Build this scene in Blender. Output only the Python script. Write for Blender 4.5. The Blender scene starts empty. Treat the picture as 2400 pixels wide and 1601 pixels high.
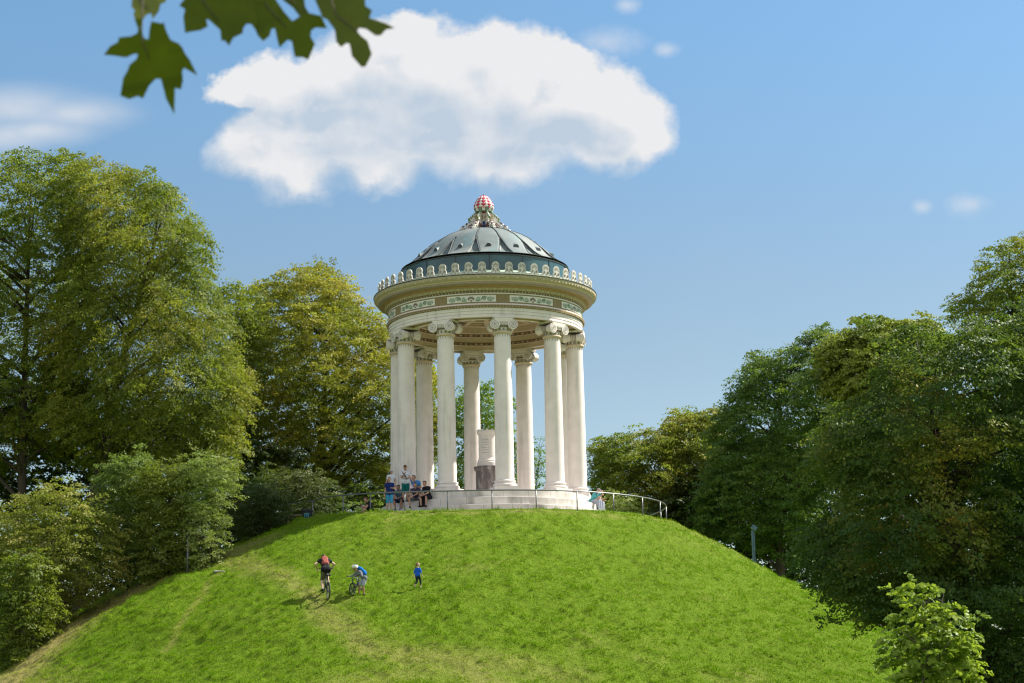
import bpy, math, random
import numpy as np
from mathutils import Vector, Matrix
R = math.radians
PI = math.pi
scene = bpy.context.scene
COL = scene.collection
rng = np.random.default_rng(7)
random.seed(7)

# ------------------------------------------------------------------ terrain
T_FRONT = [(0,-1.08),(5.9,-1.08),(8.8,-1.30),(9.3,-1.42),(12,-2.45),(15,-3.65),(18,-4.72),(22,-6.05),(26,-7.75),(30,-9.5),(36,-11.6),(44,-12.2),(3000,-12.2)]
T_RIGHT = [(0,-1.08),(5.9,-1.08),(8.6,-1.2),(9.2,-1.5),(10.7,-2.25),(13.5,-3.85),(15.1,-4.8),(17.4,-6.05),(20,-7.7),(25,-10.2),(30,-11.7),(36,-12.2),(3000,-12.2)]
T_BACK  = [(0,-1.08),(5.9,-1.08),(8.8,-1.9),(9.3,-2.0),(10.7,-2.4),(13.5,-3.6),(17.4,-5.65),(20,-7.2),(25,-9.8),(30,-11.5),(36,-12.2),(3000,-12.2)]
T_LEFT  = [(0,-1.08),(5.9,-1.02),(8.8,-0.9),(9.3,-0.95),(12,-1.95),(14,-2.75),(18,-4.25),(22,-6.7),(25,-9.2),(30,-11.6),(36,-12.2),(3000,-12.2)]
def _hash(ix, iy, iz, seed):
    h = (ix*374761393 + iy*668265263 + iz*2147483647 + seed*974711) & 0xffffffff
    h = ((h ^ (h >> 13)) * 1274126177) & 0xffffffff
    return ((h ^ (h >> 16)) & 0xffff) / 65535.0
def vnoise(x, y, z=0.0, seed=0):
    x = np.asarray(x, float); y = np.asarray(y, float); z = np.asarray(z, float) + 0*x
    ix = np.floor(x).astype(np.int64); iy = np.floor(y).astype(np.int64); iz = np.floor(z).astype(np.int64)
    fx = x-ix; fy = y-iy; fz = z-iz
    fx = fx*fx*(3-2*fx); fy = fy*fy*(3-2*fy); fz = fz*fz*(3-2*fz)
    out = 0
    for a in (0,1):
        for b in (0,1):
            for c in (0,1):
                w = (fx if a else 1-fx)*(fy if b else 1-fy)*(fz if c else 1-fz)
                out = out + w*_hash(ix+a, iy+b, iz+c, seed)
    return out
def terrain0(x, y):
    x = np.asarray(x, float); y = np.asarray(y, float)
    r = np.hypot(x, y); a = np.arctan2(x, -y)            # 0 front, +90 right, 180 back, -90 left
    tabs = [np.interp(r, *zip(*t)) for t in (T_FRONT, T_RIGHT, T_BACK, T_LEFT)]
    q = (a/(PI/2)) % 4.0
    i = np.floor(q).astype(int) % 4; f = q - np.floor(q); f = f*f*(3-2*f)
    st = np.stack(tabs)
    z = np.take_along_axis(st, i[None], 0)[0]*(1-f) + np.take_along_axis(st, ((i+1) % 4)[None], 0)[0]*f
    return z
def terrain(x, y):
    x = np.asarray(x, float); y = np.asarray(y, float)
    r = np.hypot(x, y)
    z = terrain0(x, y)
    k = np.clip((r-8.9)/1.2, 0, 1) * np.clip((70-r)/30, 0, 1)
    z = z + k*((vnoise(x*.35, y*.35, 0, 3)-.5)*.34 + (vnoise(x*1.1, y*1.1, 0, 4)-.5)*.12
               + np.clip(vnoise(x*2.9+.4*y, y*4.4, 0, 5)-.43, 0, .6)*.20 + (vnoise(x*6, y*7.5, 0, 6)-.5)*.085)
    return z
def tz(x, y):
    return float(terrain(np.array([x]), np.array([y]))[0])
#%%SPLIT

# ------------------------------------------------------------------ materials
def newmat(name):
    m = bpy.data.materials.new(name); m.use_nodes = True
    nt = m.node_tree; nt.nodes.clear()
    out = nt.nodes.new('ShaderNodeOutputMaterial')
    return m, nt, out
def L(nt, a, b): nt.links.new(a, b)
def col4(c): return (c[0], c[1], c[2], 1)
def pmat(name, c1, c2=None, scale=4.0, rough=.8, metal=0.0, spec=.3, bump=0.0, stretch=(1,1,1), lo=.35, hi=.65, streak=None, detail=6):
    m, nt, out = newmat(name)
    b = nt.nodes.new('ShaderNodeBsdfPrincipled'); L(nt, b.outputs[0], out.inputs[0])
    b.inputs['Roughness'].default_value = rough; b.inputs['Metallic'].default_value = metal
    b.inputs['Specular IOR Level'].default_value = spec
    tc = nt.nodes.new('ShaderNodeTexCoord')
    mp = nt.nodes.new('ShaderNodeMapping'); mp.inputs['Scale'].default_value = stretch
    L(nt, tc.outputs['Object'], mp.inputs['Vector'])
    nz = nt.nodes.new('ShaderNodeTexNoise'); nz.inputs['Scale'].default_value = scale; nz.inputs['Detail'].default_value = detail
    L(nt, mp.outputs[0], nz.inputs['Vector'])
    mr = nt.nodes.new('ShaderNodeMapRange'); mr.inputs[1].default_value = lo; mr.inputs[2].default_value = hi
    L(nt, nz.outputs[0], mr.inputs[0])
    mx = nt.nodes.new('ShaderNodeMix'); mx.data_type = 'RGBA'
    mx.inputs[6].default_value = col4(c1); mx.inputs[7].default_value = col4(c2 or tuple(.8*v for v in c1))
    L(nt, mr.outputs[0], mx.inputs[0])
    last = mx.outputs[2]
    if streak:                                     # weathering runs: (colour, xy scale, z scale, amount)
        c, sx, sz, amt = streak
        mp2 = nt.nodes.new('ShaderNodeMapping'); mp2.inputs['Scale'].default_value = (sx, sx, sz)
        L(nt, tc.outputs['Object'], mp2.inputs['Vector'])
        n2 = nt.nodes.new('ShaderNodeTexNoise'); n2.inputs['Scale'].default_value = 1; n2.inputs['Detail'].default_value = 5
        L(nt, mp2.outputs[0], n2.inputs['Vector'])
        r2 = nt.nodes.new('ShaderNodeMapRange'); r2.inputs[1].default_value = .56; r2.inputs[2].default_value = .74; r2.inputs[4].default_value = amt
        L(nt, n2.outputs[0], r2.inputs[0])
        m2 = nt.nodes.new('ShaderNodeMix'); m2.data_type = 'RGBA'; m2.inputs[7].default_value = col4(c)
        L(nt, r2.outputs[0], m2.inputs[0]); L(nt, last, m2.inputs[6]); last = m2.outputs[2]
    L(nt, last, b.inputs['Base Color'])
    if bump:
        bp = nt.nodes.new('ShaderNodeBump'); bp.inputs['Strength'].default_value = bump; bp.inputs['Distance'].default_value = .02
        L(nt, nz.outputs[0], bp.inputs['Height']); L(nt, bp.outputs[0], b.inputs['Normal'])
    return m
def attrmat(name, cols, attr='tone', trans=.35, tcol=(.25,.35,.03), rough=.5, spec=.25):
    """two-sided foliage: colour ramp over a per-leaf tone, part of the light passes through"""
    m, nt, out = newmat(name)
    at = nt.nodes.new('ShaderNodeAttribute'); at.attribute_name = attr
    cr = nt.nodes.new('ShaderNodeValToRGB')
    els = cr.color_ramp.elements
    while len(els) < len(cols): els.new(.5)
    for i, (p, c) in enumerate(cols): els[i].position = p; els[i].color = col4(c)
    L(nt, at.outputs['Fac'], cr.inputs[0])
    b = nt.nodes.new('ShaderNodeBsdfPrincipled'); b.inputs['Roughness'].default_value = rough
    b.inputs['Specular IOR Level'].default_value = spec
    L(nt, cr.outputs[0], b.inputs['Base Color'])
    t = nt.nodes.new('ShaderNodeBsdfTranslucent')
    hs = nt.nodes.new('ShaderNodeMix'); hs.data_type = 'RGBA'; hs.inputs[0].default_value = .55; hs.inputs[7].default_value = col4(tcol)
    L(nt, cr.outputs[0], hs.inputs[6]); L(nt, hs.outputs[2], t.inputs[0])
    mx = nt.nodes.new('ShaderNodeMixShader'); mx.inputs[0].default_value = trans
    L(nt, b.outputs[0], mx.inputs[1]); L(nt, t.outputs[0], mx.inputs[2]); L(nt, mx.outputs[0], out.inputs[0])
    return m

M = {}
M['stone'] = pmat('white_plaster', (.815,.75,.72), (.735,.67,.64), 1.6, .85, bump=.05, streak=((.36,.33,.28), 2.6, .22, .55))
M['stone2'] = pmat('white_marble_trim', (.80,.735,.705), (.72,.655,.625), 5, .8)
M['cream'] = pmat('cream_paint', (.62,.50,.38), (.55,.44,.32), 3, .85)
M['ochre'] = pmat('ochre_paint', (.40,.255,.13), (.34,.22,.11), 4, .85)
M['olive'] = pmat('olive_paint', (.31,.235,.13), (.26,.20,.11), 9, .85)
M['palegreen'] = pmat('pale_green_paint', (.47,.40,.27), (.40,.345,.225), 8, .8)
M['mauve'] = pmat('mauve_paint', (.42,.33,.33), (.38,.30,.29), 6, .85)
M['brown'] = pmat('dark_brown_paint', (.14,.10,.075), (.20,.15,.10), 14, .85)
M['darkred'] = pmat('dark_red_paint', (.16,.06,.06), (.12,.05,.05), 9, .8)
M['green'] = pmat('ornament_green', (.10,.24,.12), (.14,.28,.16), 9, .8)
M['greygreen'] = pmat('grey_green_paint', (.52,.50,.43), (.43,.42,.35), 18, .8)
M['purple'] = pmat('coffer_purple', (.075,.06,.085), (.06,.05,.07), 5, .85)
M['line'] = pmat('dark_line', (.20,.19,.165), (.24,.22,.19), 9, .85)
M['red'] = pmat('red_paint', (.52,.03,.075), (.44,.025,.06), 8, .55)
M['white'] = pmat('white_paint', (.80,.765,.72), (.72,.69,.64), 6, .6)
M['antefix'] = pmat('weathered_white_terracotta', (.64,.61,.56), (.50,.48,.43), 3, .85, streak=((.30,.29,.26), 3, .6, .6))
M['blue'] = pmat('blue_paint', (.005,.05,.26), (.005,.04,.2), 6, .5)
M['teal'] = pmat('teal_paint', (.16,.24,.21), (.20,.28,.24), 6, .6)
M['leafgreen'] = pmat('leaf_green_paint', (.20,.27,.10), (.15,.22,.09), 8, .6)
M['copper'] = pmat('weathered_copper', (.19,.215,.205), (.115,.155,.16), .9, .62, .0, .5, bump=.05, streak=((.10,.24,.26), 1.2, .5, .6))
M['copperdark'] = pmat('dark_copper', (.018,.042,.055), (.035,.10,.12), .7, .34, .0, .6, streak=((.04,.12,.14), 1.4, .5, .5))
M['copperpale'] = pmat('pale_copper', (.42,.55,.40), (.34,.48,.38), 2.5, .6)
M['seam'] = pmat('copper_seam', (.03,.04,.045), (.05,.06,.065), 5, .5)
M['marble'] = pmat('dark_marble', (.14,.115,.115), (.42,.38,.36), 3.2, .5, lo=.48, hi=.72, stretch=(1.4,1.4,.55), detail=9)
M['steel'] = pmat('galvanised_steel', (.19,.20,.21), (.15,.16,.17), 8, .42, .6, .5)
M['asphalt'] = pmat('path_gravel', (.30,.27,.22), (.22,.20,.16), 20, .95)
M['bark'] = pmat('bark', (.075,.06,.045), (.045,.037,.03), 5, .95, stretch=(1,1,.3), bump=.4)
M['bark2'] = pmat('pale_bark', (.15,.125,.10), (.09,.075,.06), 6, .95, stretch=(1,1,.3), bump=.4)
M['wood'] = pmat('weathered_wood', (.26,.20,.13), (.18,.14,.09), 6, .9, stretch=(1,1,.2))
M['black'] = pmat('black_rubber', (.02,.02,.022), (.03,.03,.032), 12, .7)
M['bin'] = pmat('dark_bin_plastic', (.02,.03,.035), (.03,.045,.05), 6, .5)
M['cyan'] = pmat('turquoise_print', (.05,.42,.50), (.05,.36,.44), 6, .6)
M['lampblue'] = pmat('blue_grey_metal', (.10,.18,.24), (.08,.14,.19), 6, .4, .4, .5)
M['glass'] = pmat('lamp_glass', (.55,.60,.62), (.45,.5,.52), 6, .15, 0, .6)
M['greyrock'] = pmat('grey_rock', (.34,.33,.30), (.22,.21,.19), 6, .9, bump=.5)

# base: stone steps with block joints running round the ring
def stepmat():
    m = pmat('stone_steps', (.68,.64,.595), (.54,.51,.465), 1.4, .85, bump=.05, streak=((.16,.15,.125), 1.6, .35, .75))
    nt = m.node_tree
    b = [n for n in nt.nodes if n.type == 'BSDF_PRINCIPLED'][0]
    src = b.inputs['Base Color'].links[0].from_socket
    tc = nt.nodes.new('ShaderNodeTexCoord'); sp = nt.nodes.new('ShaderNodeSeparateXYZ'); L(nt, tc.outputs['Object'], sp.inputs[0])
    def mth(op, a, bb=None):
        n = nt.nodes.new('ShaderNodeMath'); n.operation = op
        for i, v in enumerate((a, bb)):
            if v is None: continue
            if isinstance(v, (int, float)): n.inputs[i].default_value = v
            else: L(nt, v, n.inputs[i])
        return n.outputs[0]
    ang = mth('ARCTAN2', sp.outputs[0], sp.outputs[1])
    row = mth('FLOOR', mth('MULTIPLY', sp.outputs[2], 2.7))
    k = mth('FRACT', mth('ADD', mth('MULTIPLY', ang, 26/(2*PI)), mth('MULTIPLY', row, .37)))
    line = mth('LESS_THAN', k, .013)
    mx = nt.nodes.new('ShaderNodeMix'); mx.data_type = 'RGBA'; mx.inputs[7].default_value = (.16,.145,.12,1)
    L(nt, mth('MULTIPLY', line, .7), mx.inputs[0]); L(nt, src, mx.inputs[6]); L(nt, mx.outputs[2], b.inputs['Base Color'])
    return m
M['steps'] = stepmat()

# ------------------------------------------------------------------ mesh builder
def setprops(o, label=None, cat=None, group=None, kind=None):
    if label: o['label'] = label
    if cat: o['category'] = cat
    if group: o['group'] = group
    if kind: o['kind'] = kind
    return o
def link(name, me, parent=None, loc=None):
    o = bpy.data.objects.new(name, me); COL.objects.link(o)
    if parent: o.parent = parent
    if loc is not None: o.location = loc
    return o
def empty(name, loc=(0,0,0), rz=0):
    o = bpy.data.objects.new(name, None); COL.objects.link(o); o.location = loc; o.rotation_euler = (0,0,rz)
    o.empty_display_size = .3
    return o
def copy_tree(o, parent=None):
    c = o.copy(); COL.objects.link(c)
    if parent: c.parent = parent
    for ch in list(o.children): copy_tree(ch, c)
    return c
class MB:
    def __init__(s): s.V = []; s.F = []; s.M = []; s.S = []
    def add(s, V, F, m=0, smooth=False):
        o = len(s.V); s.V.extend([tuple(v) for v in V])
        for f in F: s.F.append(tuple(i+o for i in f)); s.M.append(m); s.S.append(smooth)
    def box(s, c, d, m=0, rz=0, mat=None):
        x, y, z = (v/2 for v in d)
        V = [Vector((a*x, b*y, e*z)) for a in (-1,1) for b in (-1,1) for e in (-1,1)]
        Rm = Matrix.Rotation(rz, 3, 'Z') if mat is None else mat
        V = [Rm @ v + Vector(c) for v in V]
        s.add(V, [(0,1,3,2),(4,6,7,5),(0,4,5,1),(2,3,7,6),(0,2,6,4),(1,5,7,3)], m)
    def lathe(s, prof, seg=64, mats=0, share=False, smooth=True, c=(0,0), a0=0, a1=2*PI):
        full = abs(a1-a0-2*PI) < 1e-6
        n = seg if full else seg+1
        A = [a0+(a1-a0)*i/seg for i in range(n)]
        ring = lambda r, z: [(c[0]+r*math.sin(a), c[1]-r*math.cos(a), z) for a in A]
        if share:
            V = [v for r, z in prof for v in ring(r, z)]; F = []
            for j in range(len(prof)-1):
                for i in range(seg):
                    k = (i+1) % n; F.append((j*n+i, j*n+k, (j+1)*n+k, (j+1)*n+i))
            s.add(V, F, mats if isinstance(mats, int) else mats[0], smooth)
        else:
            for j in range(len(prof)-1):
                V = ring(*prof[j])+ring(*prof[j+1])
                F = [(i, (i+1) % n, n+(i+1) % n, n+i) for i in range(seg)]
                s.add(V, F, mats if isinstance(mats, int) else mats[j], smooth)
    def disc(s, r, z, seg=64, m=0, c=(0,0)):
        s.add([(c[0]+r*math.cos(2*PI*i/seg), c[1]+r*math.sin(2*PI*i/seg), z) for i in range(seg)], [tuple(range(seg))], m)
    def tube(s, path, rad, seg=8, m=0, caps=True, smooth=True):
        P = [Vector(p) for p in path]; n = len(P)
        rad = [rad]*n if isinstance(rad, (int, float)) else rad
        V = []; F = []; up = None
        for i in range(n):
            t = (P[min(i+1, n-1)]-P[max(i-1, 0)]); t = t.normalized() if t.length > 1e-9 else Vector((0,0,1))
            if up is None: up = Vector((0,0,1)) if abs(t.z) < .9 else Vector((1,0,0))
            u = up-t*up.dot(t)
            if u.length < 1e-6: u = t.orthogonal()
            u.normalize(); w = t.cross(u); up = u
            for k in range(seg):
                a = 2*PI*k/seg; V.append(P[i]+(u*math.cos(a)+w*math.sin(a))*rad[i])
        for i in range(n-1):
            for k in range(seg):
                F.append((i*seg+k, i*seg+(k+1) % seg, (i+1)*seg+(k+1) % seg, (i+1)*seg+k))
        s.add(V, F, m, smooth)
        if caps:
            o = len(s.V)-len(V)
            s.F.append(tuple(o+k for k in range(seg))[::-1]); s.M.append(m); s.S.append(False)
            s.F.append(tuple(o+(n-1)*seg+k for k in range(seg))); s.M.append(m); s.S.append(False)
    def sphere(s, c, r, m=0, seg=12, sc=(1,1,1)):
        V = []; F = []; rows = seg//2
        for j in range(rows+1):
            th = PI*j/rows
            for i in range(seg):
                a = 2*PI*i/seg
                V.append((c[0]+r*sc[0]*math.sin(th)*math.cos(a), c[1]+r*sc[1]*math.sin(th)*math.sin(a), c[2]+r*sc[2]*math.cos(th)))
        for j in range(rows):
            for i in range(seg): F.append((j*seg+i, (j+1)*seg+i, (j+1)*seg+(i+1) % seg, j*seg+(i+1) % seg))
        s.add(V, F, m, True)
    def prism(s, pts, h, frame=None, m=0, mside=None):
        """outline in local x,z; extruded along local y from -h/2 to h/2"""
        fr = frame or Matrix.Identity(4); n = len(pts)
        V = [fr @ Vector((p[0], -h/2, p[1])) for p in pts]+[fr @ Vector((p[0], h/2, p[1])) for p in pts]
        s.add(V, [tuple(range(n)), tuple(range(n, 2*n))[::-1]], m)
        s.add(V, [(i, n+i, n+(i+1) % n, (i+1) % n) for i in range(n)], m if mside is None else mside)
    def xform(s, mat): s.V = [tuple(mat @ Vector(v)) for v in s.V]
    def mesh(s, name, mats):
        me = bpy.data.meshes.new(name); me.from_pydata(s.V, [], s.F)
        for m in mats: me.materials.append(m)
        me.polygons.foreach_set('material_index', s.M); me.polygons.foreach_set('use_smooth', s.S)
        me.update(); return me
    def build(s, name, mats, parent=None, loc=None):
        if not isinstance(mats, (list, tuple)): mats = [mats]
        return link(name, s.mesh(name, mats), parent, loc)
def arc(cx, cz, r, a0, a1, n): return [(cx+r*math.cos(R(a0+(a1-a0)*i/n)), cz+r*math.sin(R(a0+(a1-a0)*i/n))) for i in range(n+1)]
def spiral(cx, cz, r0, r1, a0, turns, n, sgn=1):
    return [(cx+(r0+(r1-r0)*i/n)*math.cos(a0+sgn*2*PI*turns*i/n), cz+(r0+(r1-r0)*i/n)*math.sin(a0+sgn*2*PI*turns*i/n)) for i in range(n+1)]

# ------------------------------------------------------------------ rotunda
ROT = empty('rotunda')
setprops(ROT, 'white round temple of ten ionic columns with copper dome on the hilltop', 'temple')
# steps and floor
for r0, r1, z0, z1 in ((4.9,5.22,-.36,0.0),(5.2,5.50,-.74,-.36),(5.48,5.78,-1.12,-.74)):
    b = MB(); e = .015
    b.lathe([(r1,z0),(r1,z1-e),(r1-e,z1),(r0,z1)], 120, 0)
    b.build('step', M['steps'], ROT)
b = MB(); b.disc(4.9, .0, 90); b.build('floor', M['steps'], ROT)

# column (local: outward is -Y, axis at origin, z = 0 floor)
def make_column():
    b = MB(); prof = []
    for i in range(15):
        t = i/14; r = .46-.052*(t**1.7); prof.append((r, .52+t*(7.72-.52)))
    b.lathe(prof, 40, 0, share=True)
    # flute tips under the necking ring
    for k in range(20):
        a = 2*PI*k/20; fr = Matrix.Rotation(a, 4, 'Z') @ Matrix.Translation((0,-.411,7.66))
        b.prism([(-.042,.055),(.042,.055),(.034,.0),(.018,-.05),(0,-.075),(-.018,-.05),(-.034,0)], .012, fr, 1)
    for k in range(20):
        a = 2*PI*(k+.5)/20; fr = Matrix.Rotation(a, 4, 'Z') @ Matrix.Translation((0,-.4125,7.67))
        b.prism([(-.012,.045),(.012,.045),(0,-.09)], .012, fr, 2)
    col = b.build('column', [M['stone'], M['stone2'], M['brown']], ROT)
    b = MB()
    h = .6
    b.box((0,0,.095), (2*h,2*h,.19), 0)
    b.lathe([(.53,.19)]+[(.545+.055*math.cos(R(a)), .262+.07*math.sin(R(a))) for a in range(-80,81,20)]+[(.535,.335),(.515,.345),(.49,.375),(.49,.395),(.505,.405)]
            +[(.505+.035*math.cos(R(a)), .448+.042*math.sin(R(a))) for a in range(-80,81,20)]+[(.475,.492),(.475,.52),(.46,.53)], 40, 0, share=True)
    base = b.build('base', [M['stone2']], col)
    b = MB()
    tor = lambda R0, z, r, n=8: [(R0+r*math.cos(R(-90+180*i/n)), z+r*math.sin(R(-90+180*i/n))) for i in range(n+1)]
    b.lathe([(.41,7.715)]+tor(.425,7.815,.065)+[(.42,7.885)], 40, 1, share=True)
    b.lathe([(.415,7.87),(.42,7.92),(.445,8.04),(.45,8.06)], 40, 2)
    for k in range(26):                                       # egg and dart round the echinus
        a = 2*PI*k/26; fr = Matrix.Rotation(a, 4, 'Z') @ Matrix.Translation((0,-.437,7.965)) @ Matrix.Rotation(R(-9),4,'X')
        b.prism([(-.022,.06),(.022,.06),(.014,-.07),(-.014,-.07)], .02, fr, 4 if k % 2 else 3)
    b.lathe([(.45,8.06),(.475,8.09),(.47,8.19),(.44,8.22)], 40, 3)
    b.box((0,0,8.51), (1.0,.96,.06), 0); b.box((0,0,8.555), (1.06,1.02,.035), 4)
    # bolsters between the inner and outer volutes
    for sx in (-1,1):
        cx, cz = .445*sx, 8.195
        prof = [(-.50,.24),(-.44,.25),(-.30,.20),(-.10,.165),(0,.16),(.10,.165),(.30,.20),(.44,.25),(.50,.24)]
        V = []; F = []; n = 24
        for y, r in prof:
            for k in range(n): V.append((cx+r*math.cos(2*PI*k/n), y, cz+r*math.sin(2*PI*k/n)))
        for j in range(len(prof)-1):
            for k in range(n): F.append((j*n+k, j*n+(k+1) % n, (j+1)*n+(k+1) % n, (j+1)*n+k))
        F.append(tuple(range(n))); F.append(tuple((len(prof)-1)*n+k for k in range(n))[::-1])
        b.add(V, F, 4, True)
        for y in (-.12,-.045,.045,.12):                        # belt round the waist of the bolster
            V = []; F = []
            for yy in (y-.014, y+.014):
                for k in range(n): V.append((cx+.182*math.cos(2*PI*k/n), yy, cz+.182*math.sin(2*PI*k/n)))
            for k in range(n): F.append((k, (k+1) % n, n+(k+1) % n, n+k))
            b.add(V, F, 3, True)
        for sy in (-1,1):                                      # volute faces
            y = .505*sy
            pts = [(cx+.25*math.cos(2*PI*k/28), cz+.25*math.sin(2*PI*k/28)) for k in range(28)]
            b.prism(pts, .03, Matrix.Translation((0,y,0)), 0)
            sp = spiral(cx, cz, .222, .035, PI/2, 2.6, 60, -sx)
            b.tube([(p[0], y+.016*sy, p[1]) for p in sp], .0105, 5, 5, smooth=False)  # spiral groove drawn as a darker thin tube
            b.prism([(cx+.03*math.cos(2*PI*k/10), cz+.03*math.sin(2*PI*k/10)) for k in range(10)], .05, Matrix.Translation((0,y,0)), 5)
    for sy in (-1,1):                                          # channel joining the two volutes, sagging in the middle
        y = .488*sy
        lo = [(-.445,8.20),(-.22,8.275),(0,8.255),(.22,8.275),(.445,8.20)]; hi = [(-.445,8.475),(-.22,8.48),(0,8.48),(.22,8.48),(.445,8.475)]
        for i in range(4): b.prism([lo[i], lo[i+1], hi[i+1], hi[i]], .05, Matrix.Translation((0,y,0)), 0)
        b.tube([(x, y+.028*sy, z+.015) for x, z in [(-.22,8.30),(-.11,8.285),(0,8.28),(.11,8.285),(.22,8.30)]], .008, 5, 5)
        b.box((0,.43*sy,8.23), (.46,.06,.075), 4)
        b.box((0,.43*sy,8.15), (.44,.10,.085), 3)
        for k in range(5): b.sphere((-.16+.08*k, .475*sy, 8.155), .028, 4, 8)
    b.build('capital', [M['stone2'], M['cream'], M['greygreen'], M['brown'], M['stone2'], M['line']], col)
    return col
col0 = make_column()
RC = 4.59; PHI0 = R(11)
for k in range(10):
    c = col0 if k == 0 else copy_tree(col0, ROT)
    a = PHI0+k*2*PI/10
    c.location = (RC*math.sin(a), -RC*math.cos(a), 0); c.rotation_euler = (0,0,a)

# architrave
b = MB(); SG = 160
mats = [M['stone'], M['olive'], M['cream'], M['brown'], M['stone2'], M['ochre'], M['line']]
b.lathe([(4.985,8.575),(4.985,8.72),(5.005,8.725),(5.005,8.87),(5.025,8.875),(5.025,9.035)], SG, [0,6,0,6,0])
b.lathe([(5.025,9.035),(5.07,9.05),(5.07,9.085),(5.135,9.10),(5.135,9.165),(5.075,9.17),(5.075,9.24),(5.0,9.245)], SG, [3,1,1,1,4,4,4])
for k in range(200):
    a = 2*PI*k/200; b.box((5.10*math.sin(a), -5.10*math.cos(a), 9.068), (.07,.05,.03), 2, rz=a)
# soffit with sunk olive band, inner face with two painted bands
b.lathe([(4.985,8.575),(4.80,8.575),(4.79,8.62),(4.40,8.62),(4.39,8.575),(4.16,8.575)], SG, [4,2,1,2,4])
b.lathe([(4.16,8.575),(4.16,8.83),(4.13,8.85),(4.13,9.0),(4.16,9.02),(4.16,9.28),(4.10,9.30),(4.10,9.46),(4.02,9.50),(4.02,9.85)], SG, [2,2,3,2,2,2,3,2,2])
for k in range(90):
    a = 2*PI*k/90
    b.box((4.125*math.sin(a), -4.125*math.cos(a), 8.925), (.10,.03,.07), 2 if k % 3 else 5, rz=a)
    b.box((4.095*math.sin(a), -4.095*math.cos(a), 9.38), (.16,.03,.09), 5 if k % 2 else 2, rz=a)
b.build('architrave', mats, ROT)

# frieze with ten ornament panels
b = MB(); b.lathe([(5.0,9.24),(5.0,9.72),(5.04,9.722),(5.04,9.78)], SG, [0,1,1]); fr_o = b.build('frieze', [M['olive'], M['stone2']], ROT)
def cyl(R0, a, z): return (R0*math.sin(a), -R0*math.cos(a), z)
def make_panel():
    b = MB(); z0, z1 = 9.325, 9.66; w = .245; n = 16
    for (za, zb, ww, rr, m) in ((z0,z1,w,5.028,1),):
        V = []; F = []
        for i in range(n+1):
            a = -ww+2*ww*i/n
            for rr_ in (rr, 4.99): V += [cyl(rr_, a, za), cyl(rr_, a, zb)]
        for i in range(n):
            o = i*4; F += [(o, o+4, o+5, o+1), (o+1, o+5, o+7, o+3), (o, o+2, o+6, o+4)]
        F += [(0,1,3,2), (n*4, n*4+2, n*4+3, n*4+1)]
        b.add(V, F, 0)
    Rp = 5.032
    def flat(pts, m, t=.012):                              # small relief piece bent on to the drum; pts in metres along the panel
        V = [cyl(Rp+t, p[0]/5.03, p[1]) for p in pts]; b.add(V, [tuple(range(len(pts)))], m)
    def stroke(pts, wd, m):
        for i in range(len(pts)-1):
            (x0, y0), (x1, y1) = pts[i], pts[i+1]; d = math.hypot(x1-x0, y1-y0) or 1
            nx, ny = -(y1-y0)/d*wd/2, (x1-x0)/d*wd/2
            flat([(x0+nx,y0+ny),(x0-nx,y0-ny),(x1-nx,y1-ny),(x1+nx,y1+ny)], m)
    for k in range(-4,5):                                  # palmette
        a = R(90+k*20); r = .20 if abs(k) < 4 else .15; c0 = (0, 9.41)
        p = lambda d, s: (c0[0]+d*math.cos(a)-s*math.sin(a), c0[1]+d*math.sin(a)+s*math.cos(a))
        flat([p(.06,0), p(.15,.022), p(r,0.012), p(r,-.012), p(.15,-.022)], 1 if k % 2 else 3)
    flat([(-.04,9.345),(.04,9.345),(.05,9.40),(0,9.44),(-.05,9.40)], 3)
    for s in (-1,1):
        for j, (cx, sg, m) in enumerate(((.36,1,2),(.64,-1,2),(.92,1,2))):
            sp = spiral(cx*s, 9.492, .115, .02, PI if s > 0 else 0, 1.6, 20, sg*s)
            stroke(sp, .028, m)
        for k in range(-2,3):
            a = R(90+k*32); c0 = (.64*s, 9.44)
            flat([(c0[0]+.03*math.cos(a), c0[1]+.03*math.sin(a)), (c0[0]+.10*math.cos(a)-.014, c0[1]+.10*math.sin(a)), (c0[0]+.13*math.cos(a), c0[1]+.13*math.sin(a)), (c0[0]+.10*math.cos(a)+.014, c0[1]+.10*math.sin(a))], 1)
        stroke([(.20*s,9.40),(.30*s,9.365),(.42*s,9.38),(.5*s,9.40),(.58*s,9.59),(.70*s,9.61),(.78*s,9.58),(.84*s,9.40),(.98*s,9.37),(1.08*s,9.42),(1.12*s,9.52)], .022, 2)
        for k in range(4):
            a = R(20+k*45); flat([(1.08*s, 9.43), (1.08*s+.11*math.cos(a)*s-.012, 9.45+.13*math.sin(a)), (1.08*s+.12*math.cos(a)*s+.012, 9.45+.14*math.sin(a))], 3 if k % 2 else 1)
    return b.build('frieze_panel', [M['white'], M['darkred'], M['green'], M['line']], fr_o)
p0 = make_panel()
for k in range(10):
    p = p0 if k == 0 else copy_tree(p0, fr_o)
    p.rotation_euler = (0,0,R(-7.2)+k*2*PI/10)

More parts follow.
